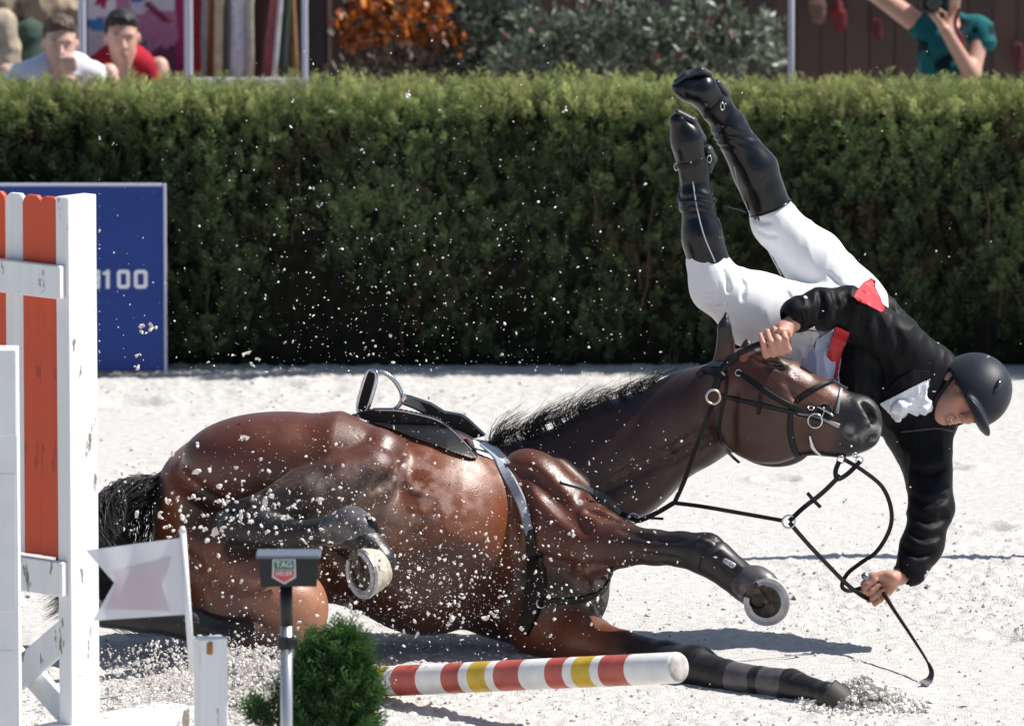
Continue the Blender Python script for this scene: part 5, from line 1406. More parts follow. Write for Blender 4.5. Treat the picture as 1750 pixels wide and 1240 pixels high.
def zero(x0, y0, x1, y1, w=6.2, ch=4):
    b = MB(); o = [(x0 + ch, y0), (x1 - ch, y0), (x1, y0 + ch), (x1, y1 - ch), (x1 - ch, y1), (x0 + ch, y1), (x0, y1 - ch), (x0, y0 + ch)]
    c2 = ch * .35; i = [(x0 + w + c2, y0 + w), (x1 - w - c2, y0 + w), (x1 - w, y0 + w + c2), (x1 - w, y1 - w - c2), (x1 - w - c2, y1 - w), (x0 + w + c2, y1 - w), (x0 + w, y1 - w - c2), (x0 + w, y0 + w + c2)]
    b.add([W(*p, DY + .002) for p in o + i], [(k, k + 8, (k + 1) % 8 + 8, (k + 1) % 8) for k in range(8)]); b.build("digit", m_dig, board)
zero(200, 461, 222, 493); zero(229, 461, 252, 493)
b = MB(); bar(b, 181, 461, 187.5, 493); bar(b, 176, 464, 180.9, 469.5); b.build("digit", m_dig, board)
b = MB(); bar(b, 164.5, 461, 171, 493); bar(b, 150, 461, 164.4, 467); bar(b, 152, 474, 164.4, 480); bar(b, 150, 487, 164.4, 493); b.build("digit", m_dig, board)

# ================================================================== added plank beyond the right edge, put out of view to shade the sand
def from_shadow(px, py, z):
    g = G(px, py); return g + np.array(SUN_DIR) * (z / SUN_DIR.z)
pL, pR = from_shadow(1320, 957, 1.45), from_shadow(2350, 950, 1.45)
shadow_caster = thing("shadow_plank", "added white plank out of view on the right, casting the shadow band", "shadow caster", (pL + pR) / 2 * np.array([1, 1, 0]))
b = MB(); b.box((pL + pR) / 2, (pR[0] - pL[0], .03, .55), bev=.005); b.build("plank", m_wood_w, shadow_caster)
for px_ in (1.3, pR[0] - pL[0] + .05): b = MB(); b.box((pL[0] + px_, pL[1] + .08, .85), (.08, .08, 1.7), bev=.005); b.build("post", m_wood_w, shadow_caster)

# ================================================================== sand in the air and on the ground
r = np.random.default_rng(77)
pts = []; sz = []
def spray_pts(n, fx, fy, Ylo, Yhi, smin, smax, pw=2.5):
    for i in range(n):
        x, y = fx(), fy(); Y = r.uniform(Ylo, Yhi); p = W(x, y, Y)
        if p[2] < .004: continue
        pts.append(p); sz.append((smin + (smax - smin) * r.random() ** pw) * MPP(Y) * .36)
spray_pts(1000, lambda: np.clip(r.normal(690, 260), 170, 1300), lambda: 640 - abs(r.normal(0, 210)), -.5, 1.2, 1.2, 6, 4)
spray_pts(330, lambda: r.uniform(200, 1745), lambda: r.uniform(60, 1000), -.4, .9, 1.2, 5, 3.5)
spray_pts(950, lambda: r.normal(560, 170), lambda: r.normal(900, 95), -.75, -.35, 1.2, 8, 4)
spray_pts(900, lambda: r.normal(760, 120), lambda: r.normal(1010, 62), -.7, -.2, 1.2, 9, 4)
spray_pts(260, lambda: r.normal(1000, 130), lambda: r.normal(900, 90), -.3, -.1, 2, 6, 3)
spray_pts(70, lambda: r.normal(390, 75), lambda: r.normal(870, 42), -.7, -.3, 4, 13, 2)
spray_pts(1500, lambda: r.normal(600, 230), lambda: r.normal(930, 130), -.8, -.2, .8, 2.2, 2)
big = [(240, 556, 13), (262, 560, 19), (243, 567, 14), (234, 606, 12), (236, 633, 13), (417, 606, 15), (430, 618, 13), (532, 321, 9), (694, 160, 14), (697, 166, 10), (962, 187, 12), (620, 257, 11), (548, 350, 7), (455, 856, 24), (462, 872, 20), (288, 862, 15), (350, 876, 19), (378, 858, 16), (318, 884, 20), (373, 904, 22), (348, 905, 13), (275, 878, 17), (412, 885, 15), (452, 870, 14), (302, 850, 11), (489, 884, 18), (288, 902, 13), (372, 922, 12), (300, 1000, 8), (416, 820, 13), (455, 908, 13), (500, 862, 14), (545, 858, 15), (410, 752, 12), (418, 748, 11), (336, 757, 12), (295, 776, 10), (1745, 1085, 30), (700, 1010, 14), (735, 985, 13), (770, 1062, 16), (830, 1060, 18), (845, 1045, 14), (790, 1020, 13), (600, 1035, 12), (612, 1048, 14), (990, 858, 12), (975, 913, 14), (940, 955, 11)]
for x, y, s in big:
    Y = r.uniform(-.75, -.45); 
    for k_ in range(3): pts.append(W(x + r.normal(0, s * .22), y + r.normal(0, s * .22), Y)); sz.append(s * MPP(Y) * r.uniform(.14, .26))
m_clod = mat("damp_sand", (.66, .64, .60), .95, .2, vary=(60, .2), bump=(220, .5, .004))
clods("flying_sand", np.array(pts), np.array(sz), "grains and clods of pale sand flying around the fallen horse", "sand", m_clod, 1.0, 3)
pts = []; sz = []
for i in range(8000):                                        # splash round the hind legs
    x = r.normal(330, 105); y = 1240 - abs(r.normal(0, 75)) + r.uniform(-10, 40); Y = r.uniform(-1.3, -.3)
    if y < 1075 + .12 * abs(x - 420): continue
    p = W(x, y, Y)
    if p[2] < 0: continue
    pts.append(p); sz.append((2 + 6 * r.random() ** 2.2) * MPP(Y) * .36)
for i in range(900):
    x = r.normal(440, 40); y = 1130 + abs(r.normal(0, 45)) - 25; Y = r.uniform(-.7, -.35); p = W(x, y, Y)
    if p[2] < 0: continue
    pts.append(p); sz.append((2.5 + 8 * r.random() ** 2.2) * MPP(Y) * .36)
clods("sand_splash", np.array(pts), np.array(sz), "dense splash of sand thrown up behind the marker flag", "sand", m_clod, 1.0, 5)
pts = []; sz = []
for i in range(2600):                                         # heap ploughed up by the front hoof
    t = r.random(); x = 1372 + 205 * t + r.normal(0, 8); hgt = 48 * math.exp(-((t - .5) / .28) ** 2) * r.random() ** .7
    Y = -.62 + r.normal(0, .09); g = np.array([W(x, 1185, -.62)[0], Y, 0]); pts.append(g + np.array([0, 0, max(0, hgt * MPP(-.6) - abs(Y + .62) * .3) + .004])); sz.append((2 + 13 * r.random() ** 3.5) * MPP(-.6) * .38)
clods("sand_heap", np.array(pts), np.array(sz), "heap of crumbling sand ploughed up by the stretched front hoof", "sand", m_clod, 1.0, 6)
pts = []; sz = []
for i in range(16000):                                        # crumbs lying about
    x = r.uniform(-2.5, 2.5); y = r.uniform(-1.7, 7.6) if r.random() < .6 else r.uniform(-1.7, 2.5)
    c = float(churn(np.array([x]), np.array([y]))[0])
    if r.random() > c: continue
    s = .002 + .007 * r.random() ** 5; pts.append((x, y, 0.0)); sz.append(s)
pts = np.array(pts); pts[:, 2] = ground_h(pts[:, 0], pts[:, 1]) + np.array(sz) * .3
clods("sand_crumbs", pts, np.array(sz), "loose crumbs of sand scattered over the arena", "sand", mat("sand_crumb", (.50, .49, .475), .95, .2, vary=(30, .25)), .8, 9)

# ================================================================== behind the hedge
m_skin2 = mat("skin")
def person_head(b, c, u, f, s, k, hair_b, look=0):
    def q(a, d, e): return c + k * (u * a + f * d + s * e)
    b.ell(q(.015, -.008, 0), (k * .105, k * .096, k * .076), (u, f, s), .02); b.ell(q(-.055, .028, 0), (k * .068, k * .062, k * .057), (u, f, s), .03)
    b.cone(q(-.102, .062, 0), k * .022, q(-.106, .064, 0), k * .022, .03)
    b.cone(q(.005, .09, 0), k * .008, q(-.032, .112, 0), k * .012, .012); b.cone(q(-.036, .1, .01), k * .008, q(-.036, .1, -.01), k * .008, .008)
    for y_ in (-.066, -.080): b.cone(q(y_, .088, .016), k * .0065, q(y_, .093, 0), k * .007, .006); b.cone(q(y_, .088, -.016), k * .0065, q(y_, .093, 0), k * .007, .006)
    for g_ in (1, -1):
        b.cone(q(.024, .086, g_ * .014), k * .009, q(.022, .074, g_ * .046), k * .008, .012)
        b.ell(q(-.016, -.012, g_ * .080), (k * .031, k * .017, k * .010), (u, f, s), .008)
    for g_ in (1, -1): b.ell(q(.004, .088, g_ * .032), (k * .011, k * .013, k * .018), (u, f, s), .008, sub=True)
    hair_b.ell(q(.034, -.020, 0), (k * .097, k * .093, k * .081), (u, f, s), .02)
    hair_b.ell(q(.088, .035, 0), (k * .030, k * .046, k * .058), (u, f, s), .03)
    hair_b.ell(q(-.085, .088, 0), (k * .150, k * .108, k * .12), (u, f, s), .03, sub=True)
    return q
PY = HEDGE_Y + HD + 1.25
def spectator(label, hpx, hpy, k, skin, haircol, shirtcol, shirtname, hand=None, shoulders=None, tilt=0.0, Y=PY):
    m = MPP(Y); c = W(hpx, hpy, Y)
    u = unit((math.sin(tilt), -.12, 1)); f = unit((0.10, -1, -.12)); f = unit(f - u * (f @ u)); s = np.cross(u, f)
    t = thing("person", label, "person", (c[0], c[1], 0))
    b = Body(.008); hb2 = Body(.007)
    q = person_head(b, c, u, f, s, k, hb2)
    sh_c = c - np.array([0, 0, .145]) * k + np.array([0, .09, 0])
    b.cone(q(-.06, -.02, 0), .055 * k, sh_c + np.array([0, 0, .05]), .06 * k, .03)
    hip = sh_c + np.array([0, .10, -.46])
    b.cone(sh_c + np.array([0, 0, -.06]), .13, hip, .13, .06)
    L = W(*shoulders[0], Y); R_ = W(*shoulders[1], Y); L[2] = R_[2] = sh_c[2] + .0
    kneeL = hip + np.array([-.14, -.42, .02]); kneeR = hip + np.array([.14, -.42, .02])
    for kn in (kneeL, kneeR):
        b.cone(hip + np.array([np.sign(kn[0] - hip[0]) * .09, 0, 0]), .085, kn, .06, .04); b.cone(kn, .055, kn + np.array([0, .02, -.42]), .04, .03); b.cone(kn + np.array([0, .02, -.42]), .038, kn + np.array([0, -.14, -.45]), .03, .02)
    sb_ = Body(.009)
    sb_.cone(sh_c + np.array([0, 0, -.10]), .150, hip + np.array([0, 0, .05]), .150, .06)
    for S_, e in ((L, -1), (R_, 1)):
        sb_.cone(sh_c + np.array([e * .05, 0, .015]), .080, S_ + np.array([-e * .05, 0, -.03]), .062, .05)
        if hand is not None and e > 0:
            el = S_ + np.array([.03, -.14, -.26]); hw_ = W(hand[0], hand[1], Y - .20)
            sb_.cone(S_ + np.array([-.05, 0, -.03]), .064, S_ + np.array([-.02, -.07, -.14]), .06, .03)
            b.cone(S_, .045, el, .042, .03); wr = hw_ + np.array([.01, .03, -.09]); b.cone(el, .04, wr, .028, .03)
            fist(b, hw_, (1, 0, .2), (0, -.3, 1), .9, None)
        else:
            el = S_ + np.array([e * .04, -.10, -.27]); b.cone(S_, .045, el, .042, .03); wr = el + np.array([-e * .10, -.2, -.05]); b.cone(el, .04, wr, .03, .03)
            sb_.cone(S_ + np.array([-e * .05, 0, -.03]), .064, el * .5 + S_ * .5, .058, .03); fist(b, wr + np.array([-e * .03, -.06, 0]), (e, 0, .1), (-e * .2, -1, 0), .9, None)
    sb_.ell(q(-.19, .03, 0), (.06, .075, .07), (u, f, s), .02, sub=True)
    b.field(); P, Q = b.mesh(1); cols = np.tile(np.array(skin), (len(P), 1))
    for pc, rad, col, amt in ((q(-.073, .092, 0), .02, (.34, .12, .11), .6), (q(.004, .09, .032), .012, (.05, .03, .025), .7), (q(.004, .09, -.032), .012, (.05, .03, .025), .7), (q(.028, .088, .032), .009, haircol, .7), (q(.028, .088, -.032), .009, haircol, .7)):
        w = np.clip(1.4 - np.linalg.norm(P - pc, axis=1) / (rad * k), 0, 1)[:, None] * amt; w = np.minimum(w, 1); cols = cols * (1 - w) + np.array(col) * w
    mk("body", P, Q, m_skin2, t, smooth=True, cols=cols)
    hb2.field(); hb2.mesh(1); P, Q = wrinkled(hb2, .010, 55, 4, (1, 1, .5)); mk("hair", P, Q, mat("hair_%s" % shirtname, haircol, .6, .4), t, smooth=True)
    sb_.field(); P, Q = wrinkled(sb_, .010, 12, 6); mk(shirtname, P, Q, mat(shirtname, shirtcol, .85, .2), t, smooth=True)
    b2 = Body(.012); 
    for kn in (kneeL, kneeR): b2.cone(hip + np.array([np.sign(kn[0] - hip[0]) * .09, 0, 0]), .10, kn, .075, .04); b2.cone(kn, .068, kn + np.array([0, .02, -.30]), .06, .03)
    b2.field(); P, Q = b2.mesh(1); mk("trousers", P, Q, mat("dark_trousers", (.03, .035, .06), .9), t, smooth=True)
    return t, c, hip
p1, c1, hip1 = spectator("boy in white T-shirt with hand to his mouth watching over the hedge", 103, 72, 1.02, (.60, .38, .31), (.075, .05, .038), (.78, .80, .90), "t_shirt", hand=(118, 108), shoulders=((12, 130), (186, 130)), tilt=.03)
p2, c2, hip2 = spectator("boy in dark red polo shirt sitting beside the boy in white", 209, 62, 1.0, (.56, .34, .26), (.016, .014, .015), (.36, .014, .030), "polo_shirt", shoulders=((140, 118), (272, 122)), tilt=.0, Y=PY + .25)
for hp_, lab in ((hip1, "grey bench seat behind the hedge under the boy in white"), (hip2, "grey bench seat behind the hedge under the boy in red")):
    bt = thing("bench_seat", lab, "seat", (hp_[0], hp_[1], 0)); sz_ = max(hp_[2] - .15, .1)
    b = MB(); b.box((hp_[0], hp_[1], sz_), (.42, .36, .04), bev=.006); b.build("seat", mat("grey_plastic", (.3, .3, .32), .6), bt)
    for sx in (-1, 1):
        for sy in (-1, 1): b = MB(); b.box((hp_[0] + sx * .17, hp_[1] + sy * .14, (sz_ - .02) / 2), (.03, .03, sz_ - .02)); b.build("leg", mat("grey_plastic"), bt)

# market stall with white posts
SY = PY + 1.1
stall = thing("market_stall", "market stall with white posts and a white front rail behind the spectators", "stall", W(330, 150, SY) * np.array([1, 1, 0]))
m_stallw = mat("stall_white", (.62, .64, .76), .5, .4)
zt_ = 2.2; BWZ = float(W(300, -25, SY + 1.3)[2])
for px_, wpx in ((-330, 12), (140, 12), (322, 13), (521, 9)):
    c = W(px_, 70, SY); b = MB(); b.box((c[0], SY, zt_ / 2), (wpx * MPP(SY), .05, zt_), bev=.004); b.build("post", m_stallw, stall)
a0, a1 = W(-620, 141, SY), W(526, 141, SY)
b = MB(); b.box(((a0[0] + a1[0]) / 2, SY + .04, a0[2] - .02), (a1[0] - a0[0], .03, 26 * MPP(SY))); b.build("front_rail", m_stallw, stall)
b = MB(); b.box(((a0[0] + a1[0]) / 2, SY + 1.3, BWZ / 2), (a1[0] - a0[0], .04, BWZ)); b.build("back_wall", mat("dark_canvas", (.05, .035, .035), .9, vary=(4, .4)), stall)
b = MB(); b.box(((a0[0] + a1[0]) / 2, SY + .5, float(W(300, 165, SY + .3)[2])), (a1[0] - a0[0], .8, .03)); b.build("counter", mat("stall_board", (.3, .22, .17), .7), stall)
# quilt hung in the stall: patches of cloth
QY = SY + .35
q0 = W(148, -40, QY); q1 = W(318, 152, QY)
n_ = 60; gx_ = np.linspace(q0[0], q1[0], n_); gz_ = np.linspace(q1[2], q0[2] + .3, n_)
XX_, ZZ_ = np.meshgrid(gx_, gz_, indexing='ij'); Yq = QY + .03 * np.sin(XX_ * 17 + ZZ_ * 5) + .03 * vnoise(np.stack([XX_.ravel() * 8, ZZ_.ravel() * 4, 0 * XX_.ravel()], 1), 3).reshape(XX_.shape)
pxq, pyq = pix(np.stack([XX_.ravel(), np.full(XX_.size, QY), ZZ_.ravel()], 1))
wob_ = 14 * (fbm(np.stack([pxq / 30, pyq / 30, 0 * pxq], 1), 2, 6) - .5)
pq, yq = pxq + wob_, pyq + wob_
cq = np.tile(np.array([.40, .16, .27]), (len(pq), 1))
def patch(m_, c): cq[m_] = c
patch((yq < 20) & (pq > 225), (.55, .50, .58)); patch((pq < 200) & (yq < 34), (.58, .52, .60)); patch((pq < 180) & (yq > 34) & (yq < 55), (.05, .17, .38)); patch((pq < 182) & (yq > 55), (.50, .40, .47)); patch((pq > 248) & (yq < 40) & (yq > 6) & (pq - yq * 1.2 > 232) & (pq - yq * 1.2 < 250), (.20, .02, .06))
patch((pq > 240) & (yq > 75 + (300 - pq) * .4), (.13, .045, .085)); patch((pq > 300), (.30, .03, .12)); patch((yq < 12) & (pq > 160) & (pq < 180), (.30, .02, .08)); patch((pq > 228) & (pq < 250) & (yq > 70), (.09, .12, .10)); patch((yq < 8) & (pq > 228) & (pq < 246), (.05, .12, .30))
idq = np.arange(n_ * n_).reshape(n_, n_)
mk("patchwork_quilt", np.stack([XX_.ravel(), Yq.ravel(), ZZ_.ravel()], 1), np.stack([idq[:-1, :-1], idq[1:, :-1], idq[1:, 1:], idq[:-1, 1:]], -1).reshape(-1, 4), mat("quilt_cloth", attr=True, rough=.9, spec=.2, vary=(40, .12)), smooth=True, cols=cq, label="pink, mauve and white patchwork quilt hung in the stall behind the boy in red", cat="quilt")
rolls = [("dark red fabric roll standing beside the white stall post", (334, 339), 11, (.22, .012, .022)), ("pale grey fabric roll next to the dark red roll", (352, 346), 12, (.40, .36, .36)), ("rusty orange fabric roll between the grey and beige rolls", (362, 360), 9, (.32, .11, .03)), ("beige fabric roll in the row at the stall", (375, 372), 15, (.42, .34, .24)), ("slim grey fabric roll left of the broad white roll", (389, 386), 9, (.14, .12, .12)), ("broad white fabric roll in the middle of the stall", (408, 406), 36, (.66, .66, .76)), ("cream fabric roll right of the broad white roll", (428, 428), 12, (.42, .36, .29)), ("dark brown fabric roll behind the pink roll", (444, 437), 15, (.06, .03, .025)), ("pink fabric roll leaning to the right in the stall", (474, 452), 16, (.48, .14, .17)), ("thin white fabric roll leaning against the pink roll", (482, 466), 8, (.55, .52, .54)), ("dark green fabric roll leaning beside the thin white roll", (490, 478), 17, (.035, .05, .045)), ("golden brown fabric roll at the right end of the stall", (497, 506), 12, (.26, .15, .07))]
for i, (lab, (xt, xb), wpx, colr) in enumerate(rolls):
    Yr = SY + .25 + .05 * (i % 3); a = W(xb, 160, Yr); b_ = W(xt, -30, Yr); d_ = unit(b_ - a); b = MB(); zc = float(W(300, 165, SY + .3)[2]) + .02
    t0 = (zc - a[2]) / d_[2]; a = a + d_ * t0; e_ = b_ + d_ * .12; R_ = wpx * MPP(Yr) * .52
    b.tube([a, a * .7 + e_ * .3, a * .3 + e_ * .7, e_], [R_, R_ * 1.02, R_ * .99, R_], 16)
    o = b.build("fabric_roll", mat("roll_%d" % i, colr, .9, .2, vary=(25, .18), bump=(30, .3, .004)), smooth=True, label=lab, cat="fabric roll", group="fabric rolls standing in the stall")
# garment and sacks at the far left
g_ = Body(.012); GY = SY + .2
g_.pchain([(50, 58, GY, 26), (54, 105, GY, 32), (56, 150, GY, 32)], .04); g_.pchain([(34, 66, GY, 12), (30, 110, GY, 10)], .03); g_.pchain([(70, 66, GY, 12), (76, 110, GY, 10)], .03)
g_.field(); P, Q = wrinkled(g_, .010, 14, 9); mk("garment", P, Q, mat("dark_green_cloth", (.035, .062, .048), .9, vary=(12, .3)), smooth=True, label="dark green garment hanging at the left end of the stall", cat="garment")
g_ = Body(.014); g_.pchain([(4, 40, GY - .1, 24), (8, 90, GY - .1, 25), (8, 150, GY - .1, 26)], .04); g_.field(); P, Q = wrinkled(g_, .012, 18, 19); mk("sack", P, Q, mat("beige_sacking", (.36, .30, .23), .95, vary=(10, .3), bump=(80, .5, .004)), smooth=True, label="beige cloth sack at the far left behind the hedge", cat="sack")
g_ = Body(.014); g_.pchain([(72, 12, GY + .3, 34), (120, 20, GY + .35, 20)], .04); g_.pchain([(10, 8, GY + .3, 30), (30, 2, GY + .3, 20)], .04); g_.field(); P, Q = wrinkled(g_, .02, 16, 29); mk("heaped_cloth", P, Q, mat("tan_cloth", (.26, .20, .14), .95, vary=(14, .5)), smooth=True, label="tan and brown cloth heaped above the green garment", cat="cloth")

# plank fence far behind
FYB = SY + 2.2
fence = thing("plank_fence", "dark brown plank fence behind bushes and photographer", "fence", W(1150, 100, FYB) * np.array([1, 1, 0]))
FZ = float(W(1500, -25, FYB)[2])
x0_, x1_ = float(W(500, 60, FYB)[0]), float(W(1950, 60, FYB)[0]); wpl = .128
pls = [mesh_data("plank", *(lambda bb: (bb.v, bb.f))((lambda b: (b.box((0, 0, FZ / 2), (wpl - .002, .03, FZ), bev=.003), b)[1])(MB())), painted("brown_plank_%d" % k, c, k + 20, (.03, .018, .014))) for k, c in enumerate([(.050, .024, .019), (.036, .019, .016), (.062, .030, .023)])]
i = 0
while x0_ + i * wpl < x1_:
    o = bpy.data.objects.new("plank", pls[random.randrange(3)]); o.location = (x0_ + i * wpl, FYB + random.uniform(-.008, .008), 0); link(o, fence); i += 1
b = MB(); b.box(((x0_ + x1_) / 2, FYB + .035, FZ / 2 - .02), (x1_ - x0_, .012, FZ - .04)); b.build('backing_board', mat('dark_backing', (.02, .012, .01), .95), fence)
for zz in (.4, FZ - .3): b = MB(); b.box(((x0_ + x1_) / 2, FYB + .07, zz), (x1_ - x0_, .05, .09)); b.build("rail", painted("brown_plank_0", (.05, .024, .019), 20), fence)
c = W(556, 70, SY + .5); b = MB(); b.box((c[0] - .055, SY + .55, 1.25), (.13, .10, 2.5), bev=.01); wp = b.build("timber_post", painted("dark_timber", (.030, .018, .016), 31, (.05, .03, .02)), label="dark timber post with a pale edge right of the stall", cat="post")
b = MB(); b.box((c[0] + .022, SY + .50, 1.25), (.018, .02, 2.5)); b.build("edge_strip", mat("pale_brown_wood", (.24, .14, .11), .8, vary=(6, .3)), wp)
c = W(1352, 60, PY + .3); b = MB(); b.tube([(c[0], c[1], 0), (c[0], c[1], 2.6)], 5.2 * MPP(PY), 14); b.build("metal_pole", mat("zinc_pole", (.50, .52, .60), .5, .5, metal=.2), smooth=True, label="pale grey metal pole between the bush and the photographer", cat="pole")
for i, (px_, py_, w_, h_, lab) in enumerate([(1432, 30, 20, 30, "red cloth hung on the plank fence left of the photographer"), (1498, 50, 14, 24, "dull crimson cloth hung on the fence close to the photographer's elbow"), (1738, 100, 16, 34, "dull red cloth on the fence at the right edge"), (1395, 22, 24, 20, "brownish pink cloth on the fence beside the metal pole")]):
    b = Body(.01); Yc = FYB - .10; b.pchain([(px_, py_ - h_ * .5, Yc, w_ * .7), (px_ + 4, py_ + h_ * .5, Yc, w_ * .5)], .02, q=4.0); b.field(); P, Q = wrinkled(b, .012, 22, i); mk("hung_cloth", P, Q, mat("hung_cloth_%d" % i, [(.13, .010, .012), (.075, .010, .016), (.07, .012, .015), (.12, .065, .05)][i], .9), smooth=True, label=lab, cat="cloth", group="cloths on the plank fence")

# bushes: leaf-sized faces on twigs
def leaf_bush(name, label, lobes, Y, leaf, c0, c1, seed, n_per, trunk_px, depth=.35, warm=None, twig=(.06, .045, .035)):
    r = np.random.default_rng(seed); t = thing(name, label, "bush", W(trunk_px[0], 160, Y) * np.array([1, 1, 0]))
    V = []; C = []; root = np.array([W(trunk_px[0], 160, Y)[0], Y, 0]); tw_ = MB()
    for lx, ly, lrx, lry in lobes:
        cen = W(lx, ly, Y + r.uniform(-.1, .1)); tw_.tube(spline([root + np.array([r.normal(0, .05), 0, 0]), (root + cen) / 2 + r.normal(0, .05, 3), cen], 8), np.linspace(.014, .005, 8), 6)
        for cl in range(int(n_per * lrx * lry / 1000)):
            a = r.uniform(0, 2 * math.pi); q = math.sqrt(r.random()); tip = W(lx + lrx * q * math.cos(a), ly + lry * q * math.sin(a), Y + r.uniform(-depth, depth))
            d0 = unit(tip - cen + np.array([r.normal(0, .1), r.normal(0, .1), .12])); tw_.tube([tip - d0 * .12, tip], [.003, .0015], 4, cap=False)
            shade = r.uniform(.55, 1.35)
            for l in range(7):
                base = tip - d0 * r.uniform(0, .11); dl = unit(d0 * .7 + r.normal(0, .6, 3) + np.array([0, 0, .2])); nn = unit(np.cross(dl, r.normal(0, 1, 3))); bn = np.cross(dl, nn); L = leaf[0] * r.uniform(.7, 1.25); wdt = leaf[1] * r.uniform(.7, 1.2)
                V += [base, base + dl * L * .5 + nn * wdt * .5 + bn * .004, base + dl * L, base + dl * L * .5 - nn * wdt * .5 + bn * .004]
                cc = np.array(c0) + (np.array(c1) - np.array(c0)) * r.random()
                if warm is not None and r.random() < warm[0]: cc = np.array(warm[1])
                C += [cc * shade] * 4
    V = np.array(V); mk("crown", V, np.arange(len(V)).reshape(-1, 4), mat("bush_leaf", attr=True, rough=.42, spec=.5, trans=.2), t, cols=np.array(C), kind="stuff")
    tw_.build("trunk", mat("bush_twig", twig, .9, .2), t)
    return t
BYb = PY + 1.0
leaf_bush("olive_bush", "grey-green bush with pale oval leaves behind the middle of the hedge", [(960, 60, 95, 62), (1080, 50, 95, 70), (1190, 60, 95, 70), (1280, 70, 70, 60), (1130, 110, 150, 32), (900, 100, 70, 40)], BYb, (.066, .027), (.07, .10, .06), (.24, .28, .20), 3, 17, (1080,), .3, (.012, (.30, .04, .04)))
leaf_bush("dark_bush", "dark green bush right of the orange leaves", [(820, 60, 70, 60), (780, 110, 60, 36), (880, 40, 60, 50)], BYb + .5, (.06, .03), (.020, .032, .022), (.075, .095, .07), 4, 17, (830,), .3, (.06, (.12, .05, .02)))
leaf_bush("orange_bush", "bush with glowing orange autumn leaves beside the timber post", [(690, 28, 62, 34), (745, 62, 44, 30), (610, 45, 42, 34), (650, 10, 60, 22), (760, 20, 24, 20)], BYb + .7, (.075, .05), (.30, .07, .012), (.62, .20, .03), 5, 15, (680,), .3, (.25, (.05, .04, .025)))
leaf_bush("brown_bush", "dull brown and olive undergrowth beneath the orange leaves", [(660, 112, 75, 30), (600, 118, 40, 20), (720, 120, 50, 26)], BYb + .3, (.06, .028), (.040, .032, .018), (.11, .085, .05), 6, 17, (660,), .25)
# tall grass tufts along the back of the hedge
# ------------------------------------------------------------------ photographer
t = thing("person", "photographer in teal top raising a camera behind the hedge on the right", "person", W(1620, 130, PY) * np.array([1, 1, 0]))
QY_ = PY + .1
b = Body(.008)
shL, shR = W(1568, 38, QY_), W(1668, 42, QY_)
hc = W(1628, -32, QY_ - .06); u = unit((.05, -.1, 1)); f = unit((-.25, -1, -.1)); f = unit(f - u * (f @ u)); s = np.cross(u, f); hb3 = Body(.007); q = person_head(b, hc, u, f, s, .92, hb3)
b.cone(q(-.06, -.02, 0), .045, (shL + shR) / 2 + np.array([0, .03, .03]), .055, .03)
hipc = (shL + shR) / 2 + np.array([0, .02, -.52])
b.cone((shL + shR) / 2 + np.array([0, .02, -.08]), .115, hipc, .13, .06)
elL = W(1488, -18, QY_ - .10); cam_c = W(1598, 4, QY_ - .30)
b.cone(shL + np.array([-.01, 0, .0]), .052, elL, .044, .03); b.cone(elL, .040, W(1572, -45, QY_ - .26), .027, .03)
elR = W(1660, 128, QY_ - .12); hwR = W(1607, 30, QY_ - .27)
b.cone(shR + np.array([.02, 0, -.03]), .050, elR, .042, .03); b.cone(elR, .041, W(1616, 52, QY_ - .25), .028, .03)
fist(b, hwR + np.array([0, 0, .0]), (0.2, -.9, 0), (-.55, 0, .8), .92, None)
fist(b, W(1578, -30, QY_ - .28), (0, 0, -1), (.6, -.5, 0), .92, None)
for sx in (-1, 1): b.cone(hipc + np.array([sx * .08, 0, -.04]), .085, np.array([hipc[0] + sx * .09, hipc[1], .48]), .055, .04); b.cone(np.array([hipc[0] + sx * .09, hipc[1], .48]), .052, np.array([hipc[0] + sx * .09, hipc[1] + .03, .07]), .035, .03); b.cone(np.array([hipc[0] + sx * .09, hipc[1] + .03, .06]), .034, np.array([hipc[0] + sx * .09, hipc[1] - .14, .03]), .028, .02)
b.field(); P, Q = b.mesh(1); mk("body", P, Q, m_skin2, t, smooth=True, cols=np.tile(np.array([.50, .29, .22]), (len(P), 1)))
hb3.field(); hb3.mesh(1); P, Q = wrinkled(hb3, .01, 40, 3); mk("hair", P, Q, mat("fair_brown_hair", (.16, .11, .08), .6), t, smooth=True)
sb_ = Body(.008); sb_.cone((shL + shR) / 2 + np.array([0, .02, -.11]), .140, hipc + np.array([0, 0, -.02]), .150, .06)
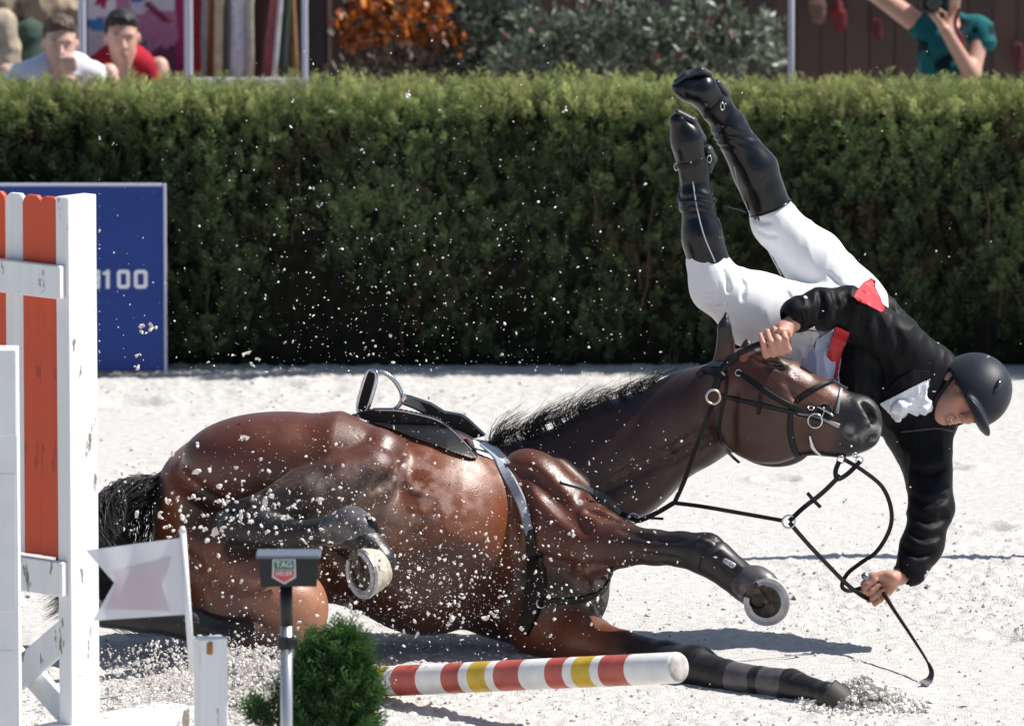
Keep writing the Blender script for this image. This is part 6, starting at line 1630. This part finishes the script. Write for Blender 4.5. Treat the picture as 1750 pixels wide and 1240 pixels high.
sb_.cone((shL + shR) / 2 + np.array([-.03, .02, -.01]), .06, shL + np.array([.015, 0, -.02]), .062, .04); sb_.cone((shL + shR) / 2 + np.array([.03, .02, -.01]), .06, shR + np.array([.015, 0, -.03]), .066, .04); sb_.cone(shR + np.array([.015, 0, -.03]), .064, shR + np.array([.035, -.02, -.08]), .060, .03)
sb_.ell(q(-.20, .03, 0), (.06, .07, .07), (u, f, s), .02, sub=True)
sb_.field(); P, Q = wrinkled(sb_, .008, 14, 2); px_, py_ = pix(P); nn = fbm(P * 13, 2, 12); cc = np.where((nn > .60)[:, None], np.array([[.004, .02, .024]]), np.array([[.008, .115, .125]])); mk("top", P, Q, mat("teal_cloth", attr=True, rough=.8, spec=.2), t, smooth=True, cols=cc)
b2 = Body(.012)
for sx in (-1, 1): b2.cone(hipc + np.array([sx * .08, 0, -.04]), .10, np.array([hipc[0] + sx * .09, hipc[1], .48]), .068, .04); b2.cone(np.array([hipc[0] + sx * .09, hipc[1], .48]), .065, np.array([hipc[0] + sx * .09, hipc[1] + .03, .12]), .055, .03)
b2.field(); P, Q = b2.mesh(1); mk("trousers", P, Q, mat("dark_trousers"), t, smooth=True)
cm = thing("camera_with_lens", "black camera with a large lens held up by the photographer in teal", "camera", cam_c)
ld = unit(CAMP - cam_c + np.array([-1.5, 0, 0])); b = MB(); b.tube([cam_c + ld * .0, cam_c + ld * .06, cam_c + ld * .10, cam_c + ld * .105], [.036, .038, .041, .041], 24); b.build("lens_barrel", mat("black_plastic"), cm, smooth=False)
b = MB(); b.tube([cam_c + ld * .1055, cam_c + ld * .109], [.034, .030], 24); b.build("lens_glass", mat("lens_glass", (.004, .004, .006), .05, .8), cm)
b = MB(); b.box(cam_c - ld * .04, (.14, .07, .10), bev=.012); b.box(cam_c - ld * .03 + np.array([0, 0, .06]), (.05, .06, .04), bev=.008); b.build("camera_case", mat("black_plastic"), cm)
b = MB(); P = spline([W(1640, 15, QY_ - .16), W(1632, 40, QY_ - .17), W(1640, 62, QY_ - .16), W(1650, 84, QY_ - .14)], 16); b.ribbon(P, [np.array([0, -1, .1])] * 16, .020, .004); b.build("neck_strap", mat("strap_red", (.20, .02, .03), .7), cm)
